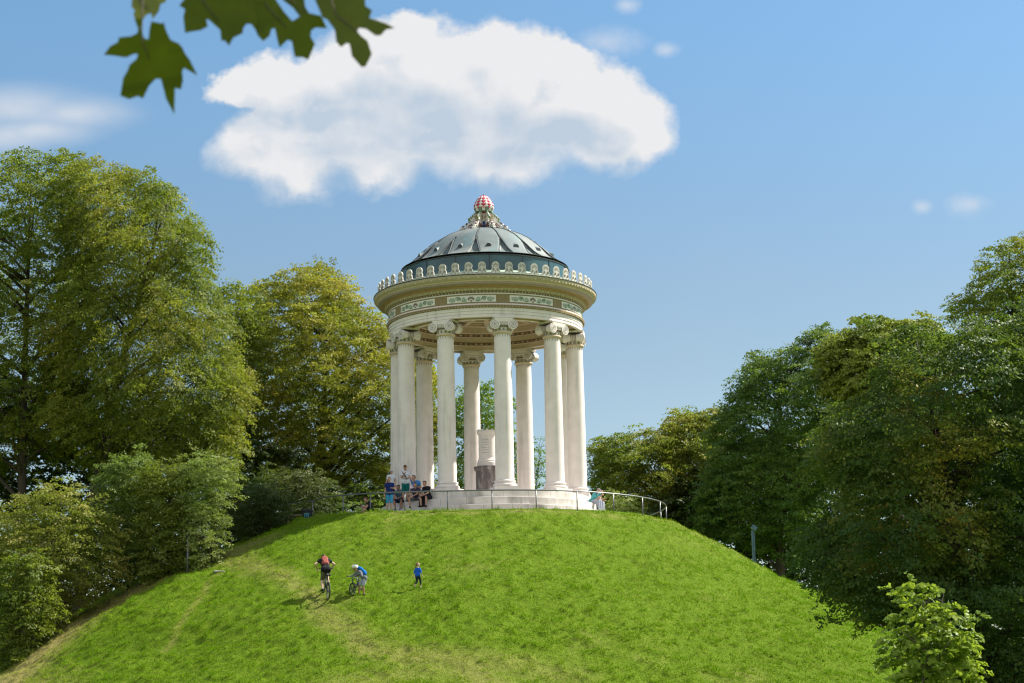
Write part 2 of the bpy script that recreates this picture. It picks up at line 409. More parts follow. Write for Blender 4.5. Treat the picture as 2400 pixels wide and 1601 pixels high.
# cornice
b = MB(); mats = [M['brown'], M['palegreen'], M['ochre'], M['mauve'], M['stone2'], M['seam'], M['cream'], M['copperpale']]
b.lathe([(5.03,9.78),(5.06,9.79),(5.09,9.87)], SG, [0,0])
b.lathe([(5.09,9.87),(5.14,9.88),(5.21,9.985),(5.23,9.99)], SG, [1,1,1])
b.lathe([(5.23,9.99),(5.27,10.07),(5.36,10.115)], SG, [2,2])
b.lathe([(5.36,10.115),(5.56,10.17),(5.58,10.24)], SG, [3,3])
b.lathe([(5.58,10.24),(5.62,10.25),(5.64,10.29)], SG, [6,6])
b.lathe([(5.64,10.29),(5.70,10.34),(5.76,10.44),(5.775,10.53)], SG, [1,1,1])
b.lathe([(5.775,10.53),(5.795,10.535),(5.795,10.575),(5.76,10.58)], SG, [5,5,5])
b.lathe([(5.76,10.58),(5.45,10.60),(5.30,10.66)], SG, [7,7])
for k in range(180):
    a = 2*PI*k/180
    b.box((5.185*math.sin(a), -5.185*math.cos(a), 9.935), (.075,.05,.075), 6 if k % 2 else 1, rz=a)
    b.box((5.075*math.sin(a), -5.075*math.cos(a), 9.825), (.05,.03,.05), 6, rz=a)
for k in range(150):
    a = 2*PI*k/150
    b.box((5.735*math.sin(a), -5.735*math.cos(a), 10.41), (.11,.05,.05), 6 if k % 2 else 1, rz=a)
cor = b.build('cornice', mats, ROT)
# sima band and 52 antefixes
b = MB(); b.lathe([(5.50,10.585),(5.53,10.60),(5.53,10.73),(5.47,10.74),(5.47,10.6)], SG, [0]*4); b.build('gutter_band', [M['white']], ROT)
def make_antefix():
    b = MB()
    o = [(-.235,0),(.235,0),(.235,.05),(.20,.10),(.21,.19),(.165,.245),(.185,.36)]
    o += arc(0,.385,.185,0,180,12)+[(-.185,.36),(-.165,.245),(-.21,.19),(-.20,.10),(-.235,.05)]
    b.prism(o, .07, None, 0)
    y = -.041
    for k in range(-3,4):
        a = R(90+k*27); p = lambda d, s: (d*math.cos(a)-s*math.sin(a), y, .31+d*math.sin(a)+s*math.cos(a))
        r = .215 if k == 0 else (.20 if abs(k) < 3 else .15)
        b.add([p(.05,0), p(.12,-.017), p(r,-.008), p(r,.008), p(.12,.017)], [(0,1,2,3,4)], 1)
    for s in (-1,1):
        sp = spiral(.125*s, .155, .075, .02, PI/2, 1.5, 22, s)
        b.tube([(q[0], y, q[1]) for q in sp], .011, 4, 1, smooth=False)
        b.tube([(.16*s, y, .05),(.235*s, y, .03),(.345*s, y, .02)], .012, 4, 1)
    b.box((0,y,.06), (.03,.01,.12), 1)
    return b.build('antefix', [M['antefix'], M['line']], ROT)
a0 = make_antefix()
for k in range(52):
    c = a0 if k == 0 else copy_tree(a0, ROT)
    a = R(-.6)+2*PI*k/52
    c.location = (5.53*math.sin(a), -5.53*math.cos(a), 10.665); c.rotation_euler = (0,0,a)

# ceiling with coffers
b = MB(); b.lathe([(.3,9.95),(4.05,9.95)], 96, 0)
for k in range(20):
    a = 2*PI*k/20
    b.box((2.6*math.sin(a), -2.6*math.cos(a), 9.89), (.26,3.0,.12), 0, rz=a)
b.lathe([(4.05,9.82),(3.72,9.82),(3.72,9.95)], 96, [0,0]); b.lathe([(2.75,9.95),(2.75,9.82),(2.45,9.82),(2.45,9.95)], 96, [0,0,0]); b.lathe([(1.2,9.95),(1.2,9.82),(.3,9.82)], 96, [0,0])
for k in range(20):
    a = 2*PI*(k+.5)/20
    for (ra, rb) in ((2.9,3.62),(1.45,2.3)):
        w0, w1 = ra*.10, rb*.115
        fr = Matrix.Rotation(a, 3, 'Z')
        V = [fr @ Vector(v) for v in ((-w0,-ra,9.945),(w0,-ra,9.945),(w1,-rb,9.945),(-w1,-rb,9.945))]
        b.add(V, [(0,1,2,3)], 1 if k % 2 else 2)
b.build('ceiling', [M['cream'], M['purple'], M['olive']], ROT)

# roof apron, drum, dome
b = MB(); b.lathe([(5.31,10.655),(4.40,11.08)], SG, [0]); b.build('roof_apron', [M['copperpale']], ROT)
b = MB(); b.lathe([(4.37,10.9),(4.37,11.84),(4.41,11.86),(4.41,11.90),(4.33,11.93)], SG, [0,1,1,1])
for k in range(16):
    a = R(4)+2*PI*k/16; b.box((4.375*math.sin(a), -4.375*math.cos(a), 11.35), (.03,.05,.98), 1, rz=a)
b.build('drum', [M['copperdark'], M['seam']], ROT)
DP = [(4.33,11.93),(4.15,12.0),(3.85,12.2),(3.6,12.44),(3.3,12.75),(2.95,13.06),(2.55,13.37),(2.1,13.63),(1.6,13.84),(1.1,13.98),(.6,14.05),(.2,14.07)]
def domept(t):                                        # t 0..1 along the profile
    q = t*(len(DP)-1); i = min(int(q), len(DP)-2); f = q-i
    return (DP[i][0]*(1-f)+DP[i+1][0]*f, DP[i][1]*(1-f)+DP[i+1][1]*f)
def dpt(t, a, off=0.0):
    r, z = domept(t); r2, z2 = domept(min(1, t+.02)); r1, z1 = domept(max(0, t-.02))
    tx, tzz = r2-r1, z2-z1; d = math.hypot(tx, tzz); nx, nz = tzz/d, -tx/d
    r += nx*off; z += nz*off
    return (r*math.sin(a), -r*math.cos(a), z)
b = MB()
NP = 16; K = 24; SUB = 12
# sheet dome: pointed petals lie proud of the triangular sheets between their lower ends
def petal_half(t):      # half-angle share of the bay kept by the petal
    if t > .46: return 1.0
    if t < .07: return .60
    s = (t-.07)/.39; return .60+.40*s**1.4
V = []; F = []; n = NP*SUB*2
for j in range(K+1):
    t = j/K*.93
    for i in range(n):
        bay = (i/(SUB*2)) % 1.0; u = abs(bay-.5)*2
        off = .10 if u <= petal_half(t) else 0.0
        if t > .46: off = .10-.02*max(0, (u-.85)/.15)
        if t < .06: off = .10
        a = R(-7)+2*PI*i/n
        V.append(dpt(t, a, off))
for j in range(K):
    for i in range(n): F.append((j*n+i, j*n+(i+1) % n, (j+1)*n+(i+1) % n, (j+1)*n+i))
b.add(V, F, 0, True)
dome = b.build('dome', [M['copper']], ROT)
def make_rib():
    b = MB()
    b.tube([dpt(t, 0, .10) for t in [.46+.47*i/10 for i in range(11)]], .030, 6, 0)
    for s in (-1,1):
        pth = []
        for i in range(9):
            t = .46-.42*i/8
            pth.append(dpt(t, s*(1-petal_half(t))*2*PI/NP*.5, .10))
        b.tube(pth, .032 if s > 0 else .024, 6, 0)
    return b.build('dome_rib', [M['seam']], dome)
r0 = make_rib()
for k in range(NP):
    c = r0 if k == 0 else copy_tree(r0, dome)
    c.rotation_euler = (0,0,R(-7)+2*PI*k/NP)
def make_vent():
    b = MB(); r, z = domept(.26); r2, z2 = domept(.36)
    ang = math.atan2(z2-z, r-r2); V = []; F = []; n = 8
    ln = .50
    for i in range(n+1):
        a = PI*i/n; V.append((.13*math.cos(a), -r-.10, z+.05+.17*math.sin(a)))
    V.append((0, -r+ln*math.cos(ang), z+ln*math.sin(ang)+.05))
    for i in range(n): F.append((i, i+1, n+1))
    b.add(V, F, 0, True)
    b.add([V[i] for i in range(n+1)], [tuple(range(n+1))[::-1]], 1)
    return b.build('roof_vent', [M['copper'], M['seam']], dome)
v0 = make_vent()
for k in range(NP):
    c = v0 if k == 0 else copy_tree(v0, dome)
    c.rotation_euler = (0,0,R(-7)+2*PI*(k+.5)/NP)

# finial
b = MB()
b.lathe([(.34,13.95),(.30,14.15),(.27,14.62)], 24, 2)
b.lathe([(.27,14.62),(.30,14.64),(.22,14.70),(.21,14.8),(.25,14.98),(.30,15.05)], 24, 0)
b.lathe([(.30,15.05),(.31,15.09),(.28,15.13)], 24, 1)
b.lathe([(.28,15.13),(.36,15.20),(.47,15.30),(.50,15.34)], 24, 3)
fin = b.build('finial', [M['white'], M['red'], M['blue'], M['teal'], M['seam']], ROT)
b = MB()                                              # scaly cone: rows of raised lozenges
def conep(t): return (.54*max(0, 1-max(t,0)**1.55)**.62*(1-.16*max(0,.25-t)/.25)+.015, 15.28+t*.82)
NS, NR = 10, 9
b.lathe([conep(i/20) for i in range(21)], 28, 0, share=True)
for j in range(NR):
    t0 = j/NR*.96; tm = t0+.055; t1 = t0+.16
    for k in range(NS):
        a = 2*PI*(k+(j % 2)*.5)/NS; h = PI/NS*(.86 if j % 2 else 1.14)
        pt = lambda t, aa, o: (lambda rz: ((rz[0]+o*1.2)*math.sin(aa), -(rz[0]+o)*math.cos(aa), rz[1]))(conep(min(t,.985)))
        V = [pt(t0-.05,a,.012), pt(tm,a+h,.008), pt(t1,a,.012), pt(tm,a-h,.008), pt(tm,a,.032)]
        b.add(V, [(0,1,4),(1,2,4),(2,3,4),(3,0,4)], 0 if j % 2 else 1)
b.lathe([(.015,16.16),(.03,16.08),(.06,16.02)], 8, 3)
for k in range(16):                                   # leaf cup under the cone
    a = 2*PI*k/16; fr = Matrix.Rotation(a, 4, 'Z') @ Matrix.Translation((0,-.47,15.27)) @ Matrix.Rotation(R(22),4,'X')
    b.prism([(-.075,-.10),(.075,-.10),(.08,.02),(.05,.09),(0,.12),(-.05,.09),(-.08,.02)], .03, fr, 2 if k % 2 else 0)
b.build('cone', [M['white'], M['red'], M['teal'], M['seam']], fin)
def make_scroll():
    b = MB(); th = .13
    def volute(x, z, r, turns, sg, m2, w=th):
        pts = [(x+r*math.cos(2*PI*k/20), z+r*math.sin(2*PI*k/20)) for k in range(20)]
        fr = Matrix.Rotation(R(-90),4,'Z')            # local x -> outward (-Y)
        b.prism(pts, w, fr, 0)
        for s in (-1,1):
            sp = spiral(x, z, r*.80, r*.15, PI/2, turns, 26, sg)
            b.tube([tuple(fr @ Vector((q[0], s*(w/2+.006), q[1]))) for q in sp], r*.10, 5, m2, smooth=False)
    fr = Matrix.Rotation(R(-90),4,'Z')
    b.prism([(.2,14.1),(.9,14.0),(1.35,13.95),(1.42,14.05),(1.05,14.3),(.75,14.55),(.55,14.62),(.2,14.6)], th*.6, fr, 0)
    volute(.78, 14.31, .215, 1.7, 1, 1); volute(.42, 14.33, .20, 1.6, -1, 1)
    volute(1.17, 14.15, .115, 1.4, 1, 2); volute(1.40, 14.04, .075, 1.0, 1, 3)
    b.prism([(.15,14.62),(.5,14.62),(.85,14.68),(.82,14.80),(.66,14.98),(.45,15.10),(.2,15.05)], th*.55, fr, 0)
    volute(.42, 14.86, .175, 1.8, -1, 3)
    for k in range(5):                                # leaves along the back of the upper scroll
        x = .84-.10*k; z = 14.72+.095*k
        b.sphere(tuple(fr @ Vector((x, 0, z))), .075, 2 if k % 2 == 0 else 4, 8, (1.0,.8,1.2))
    for k in range(4):
        x = 1.30-.11*k; z = 14.16+.085*k
        b.sphere(tuple(fr @ Vector((x, 0, z+.05))), .07, 1 if k % 2 else 0, 8, (1.3,.8,.9))
    return b.build('scroll_bracket', [M['white'], M['darkred'], M['leafgreen'], M['ochre'], M['teal']], fin)
s0 = make_scroll()
for k in range(8):
    c = s0 if k == 0 else copy_tree(s0, fin)
    c.rotation_euler = (0,0,R(22.5)+2*PI*k/8)

# memorial drum in the middle of the floor
MEM = empty('memorial_pedestal', (0,0,0))
setprops(MEM, 'white stone drum on a dark mottled marble block inside the temple', 'monument')
b = MB(); b.lathe([(.74,0),(.74,.16),(.66,.2),(.65,1.52),(.70,1.58),(.75,1.62),(.75,1.75),(.3,1.76)], 10, 0, smooth=False); b.build('marble_base', [M['marble']], MEM)
b = MB(); b.lathe([(.56,1.76),(.56,1.96),(.52,2.0),(.53,2.06),(.49,2.12),(.47,2.2),(.465,3.34),(.49,3.40),(.53,3.46),(.55,3.52),(.54,3.60),(.1,3.62)], 40, 0)
for k in range(12):
    a = 2*PI*k/12; b.sphere((.49*math.sin(a), -.49*math.cos(a), 3.63), .07, 0, 8, (1,1,.7))
for j in range(6):                                    # worn inscription, too faint to read: shallow cut lines
    for k in range(5):
        a = R(-42+k*11+(j % 2)*4); b.box((.468*math.sin(a), -.468*math.cos(a), 3.1-j*.13), (.055,.012,.022), 1, rz=a)
b.build('drum', [M['stone2'], M['line']], MEM)

# ------------------------------------------------------------------ railing
RAIL = empty('handrail')
setprops(RAIL, 'grey steel handrail on thin posts curving round the hilltop path', 'railing')
RR = 9.0
pang = [128,113,100,86,71,56.5,42,28.2,15,1.8,-11.4,-25,-37.5,-50,-76]
def rp(d, h=0, rr=RR):
    a = R(d); x, y = rr*math.sin(a), -rr*math.cos(a)
    return (x, y, float(terrain0(np.array([x]), np.array([y]))[0])+h)
REND = (-10.9,-.9,-1.05)
for d in pang+[None]:
    b = MB(); p = rp(d) if d is not None else REND; b.tube([(0,0,-.25),(0,0,.90)], .027, 8, 0); b.box((0,0,.0), (.14,.14,.03), 0)
    b.build('post', [M['steel']], RAIL, p)
b = MB(); b.tube([rp(d, .90) for d in np.linspace(pang[0], pang[-1], 80)]+[(REND[0], REND[1], REND[2]+.90)], .033, 8, 0); b.build('rail', [M['steel']], RAIL)

# ------------------------------------------------------------------ ground, path
def axis(lo, hi, st, far):
    a = list(np.arange(lo, hi+1e-6, st)); d = st
    while a[-1] < far: d *= 1.35; a.append(a[-1]+d)
    d = st
    while a[0] > -far: d *= 1.35; a.insert(0, a[0]-d)
    return np.array(a)
def groundmat():
    m, nt, out = newmat('turf')
    b = nt.nodes.new('ShaderNodeBsdfPrincipled'); L(nt, b.outputs[0], out.inputs[0]); b.inputs['Roughness'].default_value = .95; b.inputs['Specular IOR Level'].default_value = .1
    at = nt.nodes.new('ShaderNodeAttribute'); at.attribute_name = 'dry'
    tc = nt.nodes.new('ShaderNodeTexCoord'); nz = nt.nodes.new('ShaderNodeTexNoise'); nz.inputs['Scale'].default_value = 9; nz.inputs['Detail'].default_value = 8; nz.inputs['Roughness'].default_value = .7
    L(nt, tc.outputs['Object'], nz.inputs['Vector'])
    bp = nt.nodes.new('ShaderNodeBump'); bp.inputs['Strength'].default_value = .8; bp.inputs['Distance'].default_value = .10
    n2 = nt.nodes.new('ShaderNodeTexNoise'); n2.inputs['Scale'].default_value = 7; n2.inputs['Detail'].default_value = 7; n2.inputs['Roughness'].default_value = .65; L(nt, tc.outputs['Object'], n2.inputs['Vector'])
    L(nt, n2.outputs[0], bp.inputs['Height']); L(nt, bp.outputs[0], b.inputs['Normal'])
    mx = nt.nodes.new('ShaderNodeMix'); mx.data_type = 'RGBA'; mx.inputs[6].default_value = (.045,.10,.004,1); mx.inputs[7].default_value = (.15,.22,.012,1)
    L(nt, nz.outputs[0], mx.inputs[0])
    m2 = nt.nodes.new('ShaderNodeMix'); m2.data_type = 'RGBA'; m2.inputs[7].default_value = (.27,.22,.09,1)
    L(nt, at.outputs['Fac'], m2.inputs[0]); L(nt, mx.outputs[2], m2.inputs[6]); L(nt, m2.outputs[2], b.inputs['Base Color'])
    return m
PATHS = [([(-14.0,-7.6),(-12.1,-9.4),(-8.7,-16.3),(-6.4,-21.1),(-5.1,-23.6),(-3.7,-26.5),(-1.6,-27.8),(.2,-30.4)], .85, .40),
         ([(-12.2,-8.3),(-14.5,-8.6),(-16.8,-10),(-18.8,-13),(-19.9,-18),(-20.3,-26)], 2.3, .8),
         ([(-11.9,-13.2),(-12.3,-18.3),(-12.6,-22)], .25, .35), ([(-5,-30),(-1.6,-28.6),(3,-29)], 1.3, .28)]
def segdist(x, y, pl):
    d = np.full(np.shape(x), 1e9)
    for (ax, ay), (bx, by) in zip(pl[:-1], pl[1:]):
        vx, vy = bx-ax, by-ay; t = np.clip(((x-ax)*vx+(y-ay)*vy)/(vx*vx+vy*vy), 0, 1)
        d = np.minimum(d, np.hypot(x-ax-t*vx, y-ay-t*vy))
    return d
def dryness(x, y):
    r = np.hypot(x, y)
    n = vnoise(x*.22, y*.22, 0, 11)*.55+vnoise(x*.7, y*.7, 0, 12)*.3+vnoise(x*2.1, y*2.1, 0, 13)*.15
    d = np.clip((n-.68)*1.6, 0, .25)
    for pl, w, amt in PATHS:
        d = np.maximum(d, amt*np.clip(1.25-segdist(x+(n-.5)*1.5, y+(n-.5)*1.5, pl)/w, 0, 1))
    ring = np.clip(1-np.abs(r-9.6)/.6, 0, 1)*.6*vnoise(x*1.3, y*1.3, 0, 14)
    rs = np.clip((x-7)/5, 0, 1)*np.clip((15-r)/5, 0, 1)*np.clip((n-.3)*2.6, 0, 1)*.85     # worn shoulder on the right
    ls = np.clip((-x-13)/6, 0, 1)*np.clip((n-.38)*2.2, 0, 1)*.7                           # worn bank by the shrubs
    return np.clip(np.maximum(np.maximum(d, ring), np.maximum(rs, ls)), 0, 1)
xs = axis(-29, 22, .11, 1800); ys = axis(-34, 6, .11, 1800)
X, Y = np.meshgrid(xs, ys); Z = terrain(X, Y)
nx, ny = len(xs), len(ys)
idx = np.arange(nx*ny).reshape(ny, nx)
quads = np.stack([idx[:-1,:-1], idx[:-1,1:], idx[1:,1:], idx[1:,:-1]], -1).reshape(-1, 4)
def npmesh(name, V, Q, mat, smooth=False, attrs=None, dom='FACE'):
    me = bpy.data.meshes.new(name); k = Q.shape[1]
    me.vertices.add(len(V)); me.vertices.foreach_set('co', np.ascontiguousarray(V, dtype=np.float32).ravel())
    me.loops.add(Q.size); me.loops.foreach_set('vertex_index', np.ascontiguousarray(Q, dtype=np.int32).ravel())
    me.polygons.add(len(Q)); me.polygons.foreach_set('loop_start', np.arange(len(Q), dtype=np.int32)*k)
    try: me.polygons.foreach_set('loop_total', np.full(len(Q), k, dtype=np.int32))
    except Exception: pass
    me.update(calc_edges=True)
    me.polygons.foreach_set('use_smooth', np.full(len(Q), smooth))
    for nme, arr in (attrs or {}).items():
        a = me.attributes.new(nme, 'FLOAT', dom); a.data.foreach_set('value', np.ascontiguousarray(arr, dtype=np.float32))
    me.materials.append(mat); me.update()
    return me
V = np.stack([X, Y, Z], -1).reshape(-1, 3)
g = link('ground', npmesh('ground', V, quads, groundmat(), True, {'dry': dryness(X, Y).ravel()}, 'POINT')); setprops(g, kind='structure')
V = []; n = 120
for i in range(n):
    a = 2*PI*i/n
    for rr in (5.7, 7.0, 8.3):
        x, y = rr*math.sin(a), -rr*math.cos(a); V.append((x, y, float(terrain0(np.array([x]), np.array([y]))[0])+.012))
V = np.array(V)
F = [(3*i+j, 3*((i+1) % n)+j, 3*((i+1) % n)+j+1, 3*i+j+1) for i in range(n) for j in (0,1)]
g = link('path', npmesh('path', V, np.array(F), M['asphalt'], True)); setprops(g, kind='structure')

# grass blades
def grass():
    N = 1000000
    x = rng.uniform(-27, 22, N); y = -33+36*rng.uniform(0, 1, N)**1.0
    r = np.hypot(x, y)
    dens = .55+.45*np.clip((r-12)/12, 0, 1)
    cl = vnoise(x*2.9+.4*y, y*4.4, 0, 5)*.6+vnoise(x*5, y*5, 0, 22)*.4
    keep = (r > 9.05) & (rng.uniform(0, 1, N) < dens*np.clip(.55+.9*(cl-.35), .35, 1)) & (x < 20)
    x, y, cl, r = x[keep], y[keep], cl[keep], r[keep]; n = len(x)
    z = terrain(x, y)
    dry = dryness(x, y)
    h = (.050+.22*np.clip(cl-.48, 0, 1))*rng.uniform(.6, 1.35, n)*(1-.55*dry)
    edge = (r < 9.5) & (y < 0); h = np.where(edge, h*1.7, h)
    a = rng.uniform(0, 2*PI, n); w = rng.uniform(.007, .016, n)
    dx, dy = np.cos(a)*w, np.sin(a)*w
    la = rng.uniform(0, 2*PI, n); ll = h*rng.uniform(.15, .95, n)
    V = np.empty((n,3,3))
    V[:,0] = np.stack([x-dx, y-dy, z-.01], -1); V[:,1] = np.stack([x+dx, y+dy, z-.01], -1)
    V[:,2] = np.stack([x+np.cos(la)*ll, y+np.sin(la)*ll, z+h], -1)
    tone = np.clip(dry*.85+vnoise(x*.4, y*.4, 0, 23)*.10+vnoise(x*6, y*7, 0, 24)*.20-.05+rng.uniform(-.16,.30,n)**1, 0, 1)
    m = attrmat('grass_blade', [(0,(.090,.215,.004)),(.35,(.175,.300,.008)),(.65,(.30,.345,.035)),(1,(.52,.46,.19))], 'tone', .32, (.22,.38,.006), .7, .05)
    o = link('grass', npmesh('grass', V.reshape(-1,3), np.arange(3*n).reshape(-1,3), m, False, {'tone': tone}))
    setprops(o, 'short green lawn grass covering the hillside', 'grass', kind='stuff')
grass()

# ------------------------------------------------------------------ foliage
def polydist(px, pz, poly):
    P = np.array(poly, float); Q = np.roll(P, -1, 0)
    inside = np.zeros(len(px), bool); d = np.full(len(px), 1e9)
    for (ax, az), (bx, bz) in zip(P, Q):
        c = ((az > pz) != (bz > pz)) & (px < (bx-ax)*(pz-az)/((bz-az) if abs(bz-az) > 1e-9 else 1e-9)+ax)
        inside ^= c
        vx, vz = bx-ax, bz-az; t = np.clip(((px-ax)*vx+(pz-az)*vz)/(vx*vx+vz*vz+1e-12), 0, 1)
        d = np.minimum(d, np.hypot(px-ax-t*vx, pz-az-t*vz))
    return inside, d
def leaf_mesh(name, C, D, per, L0, mat, tone, droop=.25, wide=.45, jit=.65, up=1.0, r=rng, aspect=.62):
    """C spray centres, D spray directions (unit, horizontal-ish); returns a mesh of many leaves"""
    n = len(C); Ls = r.uniform(.55, 1.15, n)*L0[1]
    side = np.cross(D, [0,0,1.0]); side /= np.linalg.norm(side, axis=1, keepdims=True)+1e-9
    t = r.uniform(-.5, .5, (n, per)); s = r.uniform(-1, 1, (n, per))*wide*(1-.7*np.abs(t+.1))
    P = C[:,None]+D[:,None]*(t*Ls[:,None])[...,None]+side[:,None]*(s*Ls[:,None])[...,None]
    P[...,2] -= droop*((t+.5)**2)*Ls[:,None]
    P += r.normal(0, .05*L0[1], P.shape)
    sn = D*.35+r.normal(0, jit*.72, (n, 3)); sn[:,2] += up              # each spray has its own tilt, its leaves follow it loosely
    nrm = sn[:,None]+r.normal(0, jit*.52, (n, per, 3)); nrm /= np.linalg.norm(nrm, axis=2, keepdims=True)
    ax = D[:,None]+side[:,None]*(np.sign(s)*.8)[...,None]+r.normal(0, .4, (n, per, 3)); ax[...,2] -= droop
    ax -= nrm*np.sum(ax*nrm, 2, keepdims=True); ax /= np.linalg.norm(ax, axis=2, keepdims=True)+1e-9
    bx = np.cross(nrm, ax)
    l = (L0[0]*r.uniform(.65, 1.25, (n, per)))[...,None]; w = l*aspect*.5
    V = np.stack([P-ax*l*.5, P+bx*w-ax*l*.05-nrm*l*.06, P+ax*l*.5, P-bx*w-ax*l*.05-nrm*l*.06], 2).reshape(-1, 3)
    T = np.clip(tone[:,None]+r.normal(0, .07, (n, per)), 0, 1).ravel()
    return npmesh(name, V, np.arange(len(V)).reshape(-1, 4), mat, False, {'tone': T})
def sample_crown(poly, Y0, dep, n, r, gap=.42, gs=1.5, seed=0, edge=1.0):
    P = np.array(poly); lo = P.min(0)-.1; hi = P.max(0)+.1
    out = []
    while sum(len(o) for o in out) < n:
        px = r.uniform(lo[0], hi[0], n*3); pz = r.uniform(lo[1], hi[1], n*3)
        px2 = px+r.normal(0,.22,len(px)); pz2 = pz+r.normal(0,.22,len(px))
        qx = px+(vnoise(px/1.5, pz/1.1, 2.5, seed+7)-.5)*1.5*edge; qz = pz+(vnoise(px/1.5, pz/1.1, 8.5, seed+8)-.5)*1.3*edge
        ins, d = polydist(qx, qz, poly)
        th = dep*np.sqrt(np.clip(1-(1-np.clip(d/(dep*1.05), 0, 1))**2, 0, 1))
        u = r.uniform(-1, 1, len(px)); u = np.sign(u)*np.abs(u)**.6
        rel = vnoise(px/gs, pz/(gs*.62), np.sign(u)*7.3, seed+2)*.7+vnoise(px/gs*2.1, pz/gs*3.0, np.sign(u)*3.1, seed+3)*.3
        th = th*np.clip(.30+1.35*rel, .35, 1.45)
        py = Y0+th*u
        nz = vnoise(px/gs, py/gs, pz/gs*1.7, seed)*.65+vnoise(px/gs*2.3, py/gs*2.3, pz/gs*2.8, seed+1)*.35
        thin = np.clip(1-d/.8, 0, 1)*.08
        k = ins & (nz > gap-.06*r.uniform(-1,1,len(px))+thin)
        out.append(np.stack([px2, py, pz2], -1)[k])
    C = np.concatenate(out)[:n]
    return C
def tree(name, label, cat, poly, Y0, dep, nspray, per, leaf, mat, seed, trunk=None, group=None, gap=.42, gs=1.5, droop=.25, tonec=(.15,.6,.3), bark='bark', limbs=26, jit=.8, part='crown', base=None, trad=.32, L0=1.1, aspect=.62, wide=.42, up=.55):
    r = np.random.default_rng(seed)
    P = np.array(poly); cx = P[:,0].mean(); zmin, zmax = P[:,1].min(), P[:,1].max()
    bx = trunk[0] if trunk else cx; by = Y0
    bz = base if base is not None else tz(bx, by)
    root = empty(name, (bx, by, bz)); setprops(root, label, cat, group)
    C = sample_crown(poly, Y0, dep, nspray, r, gap, gs, seed, min(1.0, dep/3.2))
    ax = np.array([cx, Y0]); D = np.zeros_like(C); D[:,:2] = C[:,:2]-ax; D[:,:2] /= np.linalg.norm(D[:,:2], axis=1, keepdims=True)+1e-6
    D += r.normal(0, .45, D.shape); D[:,2] = r.normal(.0, .25, len(C))-droop*.5
    hz = (C[:,2]-zmin)/(zmax-zmin+1e-6); D[:,2] += np.clip(hz-.75, 0, .25)*2.2
    D /= np.linalg.norm(D, axis=1, keepdims=True)
    tone = tonec[0]+tonec[1]*(vnoise(C[:,0]/2.6, C[:,1]/2.6, C[:,2]/2.6, seed+5)-.25)+tonec[2]*(r.uniform(0,1,len(C))-.5)
    O = np.array([bx, by, bz])
    me = leaf_mesh(part, C-O, D, per, (leaf, L0), mat, tone, droop, wide=wide, jit=jit, r=r, aspect=aspect, up=up)
    link(part, me, root)
    # trunk and limbs
    b = MB(); H = zmax-bz; top = Vector((cx-bx, 0, H*.93))
    tp = []; ntr = 9
    lean = (r.normal(0,.25), r.normal(0,.25))
    for i in range(ntr+1):
        t = i/ntr; tp.append(Vector((top.x*t**1.6+lean[0]*math.sin(t*4), lean[1]*math.sin(t*3.3), -.4+(top.z+.4)*t)))
    b.tube(tp, [trad*(1-.9*(i/ntr)**.9)*(1.35 if i == 0 else 1) for i in range(ntr+1)], 9, 0)
    sel = r.choice(len(C), min(limbs, len(C)), replace=False)
    for s in sel:
        e = Vector(C[s]-O)
        dist = math.hypot(e.x, e.y); zs = max(.12*H, min(.8*H, e.z-dist*r.uniform(.35,.8)))
        t = (zs+.4)/(top.z+.4); t = min(max(t, .08), .97); q = t*ntr; i = min(int(q), ntr-1); st = tp[i].lerp(tp[i+1], q-i)
        mid = st.lerp(e, .5)+Vector((r.normal(0,.2), r.normal(0,.2), .12*dist+r.normal(0,.2)))
        path = [(st*(1-u)**2+mid*2*u*(1-u)+e*u*u) for u in np.linspace(0,1,7)]
        rr0 = min(trad*.42*(1-.6*t), .035+.018*dist)
        b.tube(path, [max(.010, rr0*(1-.88*u)) for u in np.linspace(0,1,7)], 5, 0, caps=False)
        for _ in range(3):                                     # twigs
            u = r.uniform(.45,.95); p0 = path[min(6,int(u*6))]; d = Vector((r.normal(0,.6), r.normal(0,.6), r.normal(.25,.4)))
            b.tube([p0, p0+d*.45*L0+Vector((0,0,.05*L0)), p0+d*.8*L0], [.012*L0,.008*L0,.004*L0], 4, 0, caps=False)
    b.build('trunk' if part == 'crown' else 'stem', [M[bark]], root)
    return root
def fol(name, c0, c1, c2, c3, trans=.33, tcol=(.22,.32,.02)):
    return attrmat(name, [(0,c0),(.38,c1),(.68,c2),(1,c3)], 'tone', trans, tcol)
F_beech = fol('beech_leaf', (.085,.140,.020),(.165,.205,.028),(.31,.285,.042),(.44,.34,.075), .40, (.34,.44,.03))
F_beech2 = fol('beech_leaf_golden', (.095,.140,.020),(.19,.22,.028),(.33,.31,.042),(.45,.36,.065), .40, (.38,.44,.03))
F_ash = fol('ash_leaf', (.050,.110,.022),(.088,.172,.030),(.16,.235,.042),(.26,.29,.055), .36)
F_maple = fol('maple_leaf', (.042,.092,.022),(.070,.128,.026),(.17,.19,.030),(.48,.37,.06), .34)
F_olive = fol('autumn_leaf', (.11,.165,.024),(.21,.25,.034),(.37,.34,.05),(.48,.39,.075), .42)
F_green = fol('fresh_leaf', (.11,.21,.03),(.17,.28,.04),(.25,.34,.07),(.36,.40,.12), .38)
F_shrub = fol('shrub_leaf', (.14,.185,.028),(.22,.25,.04),(.34,.31,.07),(.44,.34,.10), .42)
F_willow = fol('grey_shrub_leaf', (.14,.21,.05),(.22,.29,.07),(.32,.36,.11),(.42,.42,.16), .42)
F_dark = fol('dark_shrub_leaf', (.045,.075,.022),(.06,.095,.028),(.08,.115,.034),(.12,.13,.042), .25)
F_sap = fol('sapling_leaf', (.14,.22,.025),(.24,.34,.045),(.36,.43,.075),(.52,.52,.19), .42, (.42,.55,.03))

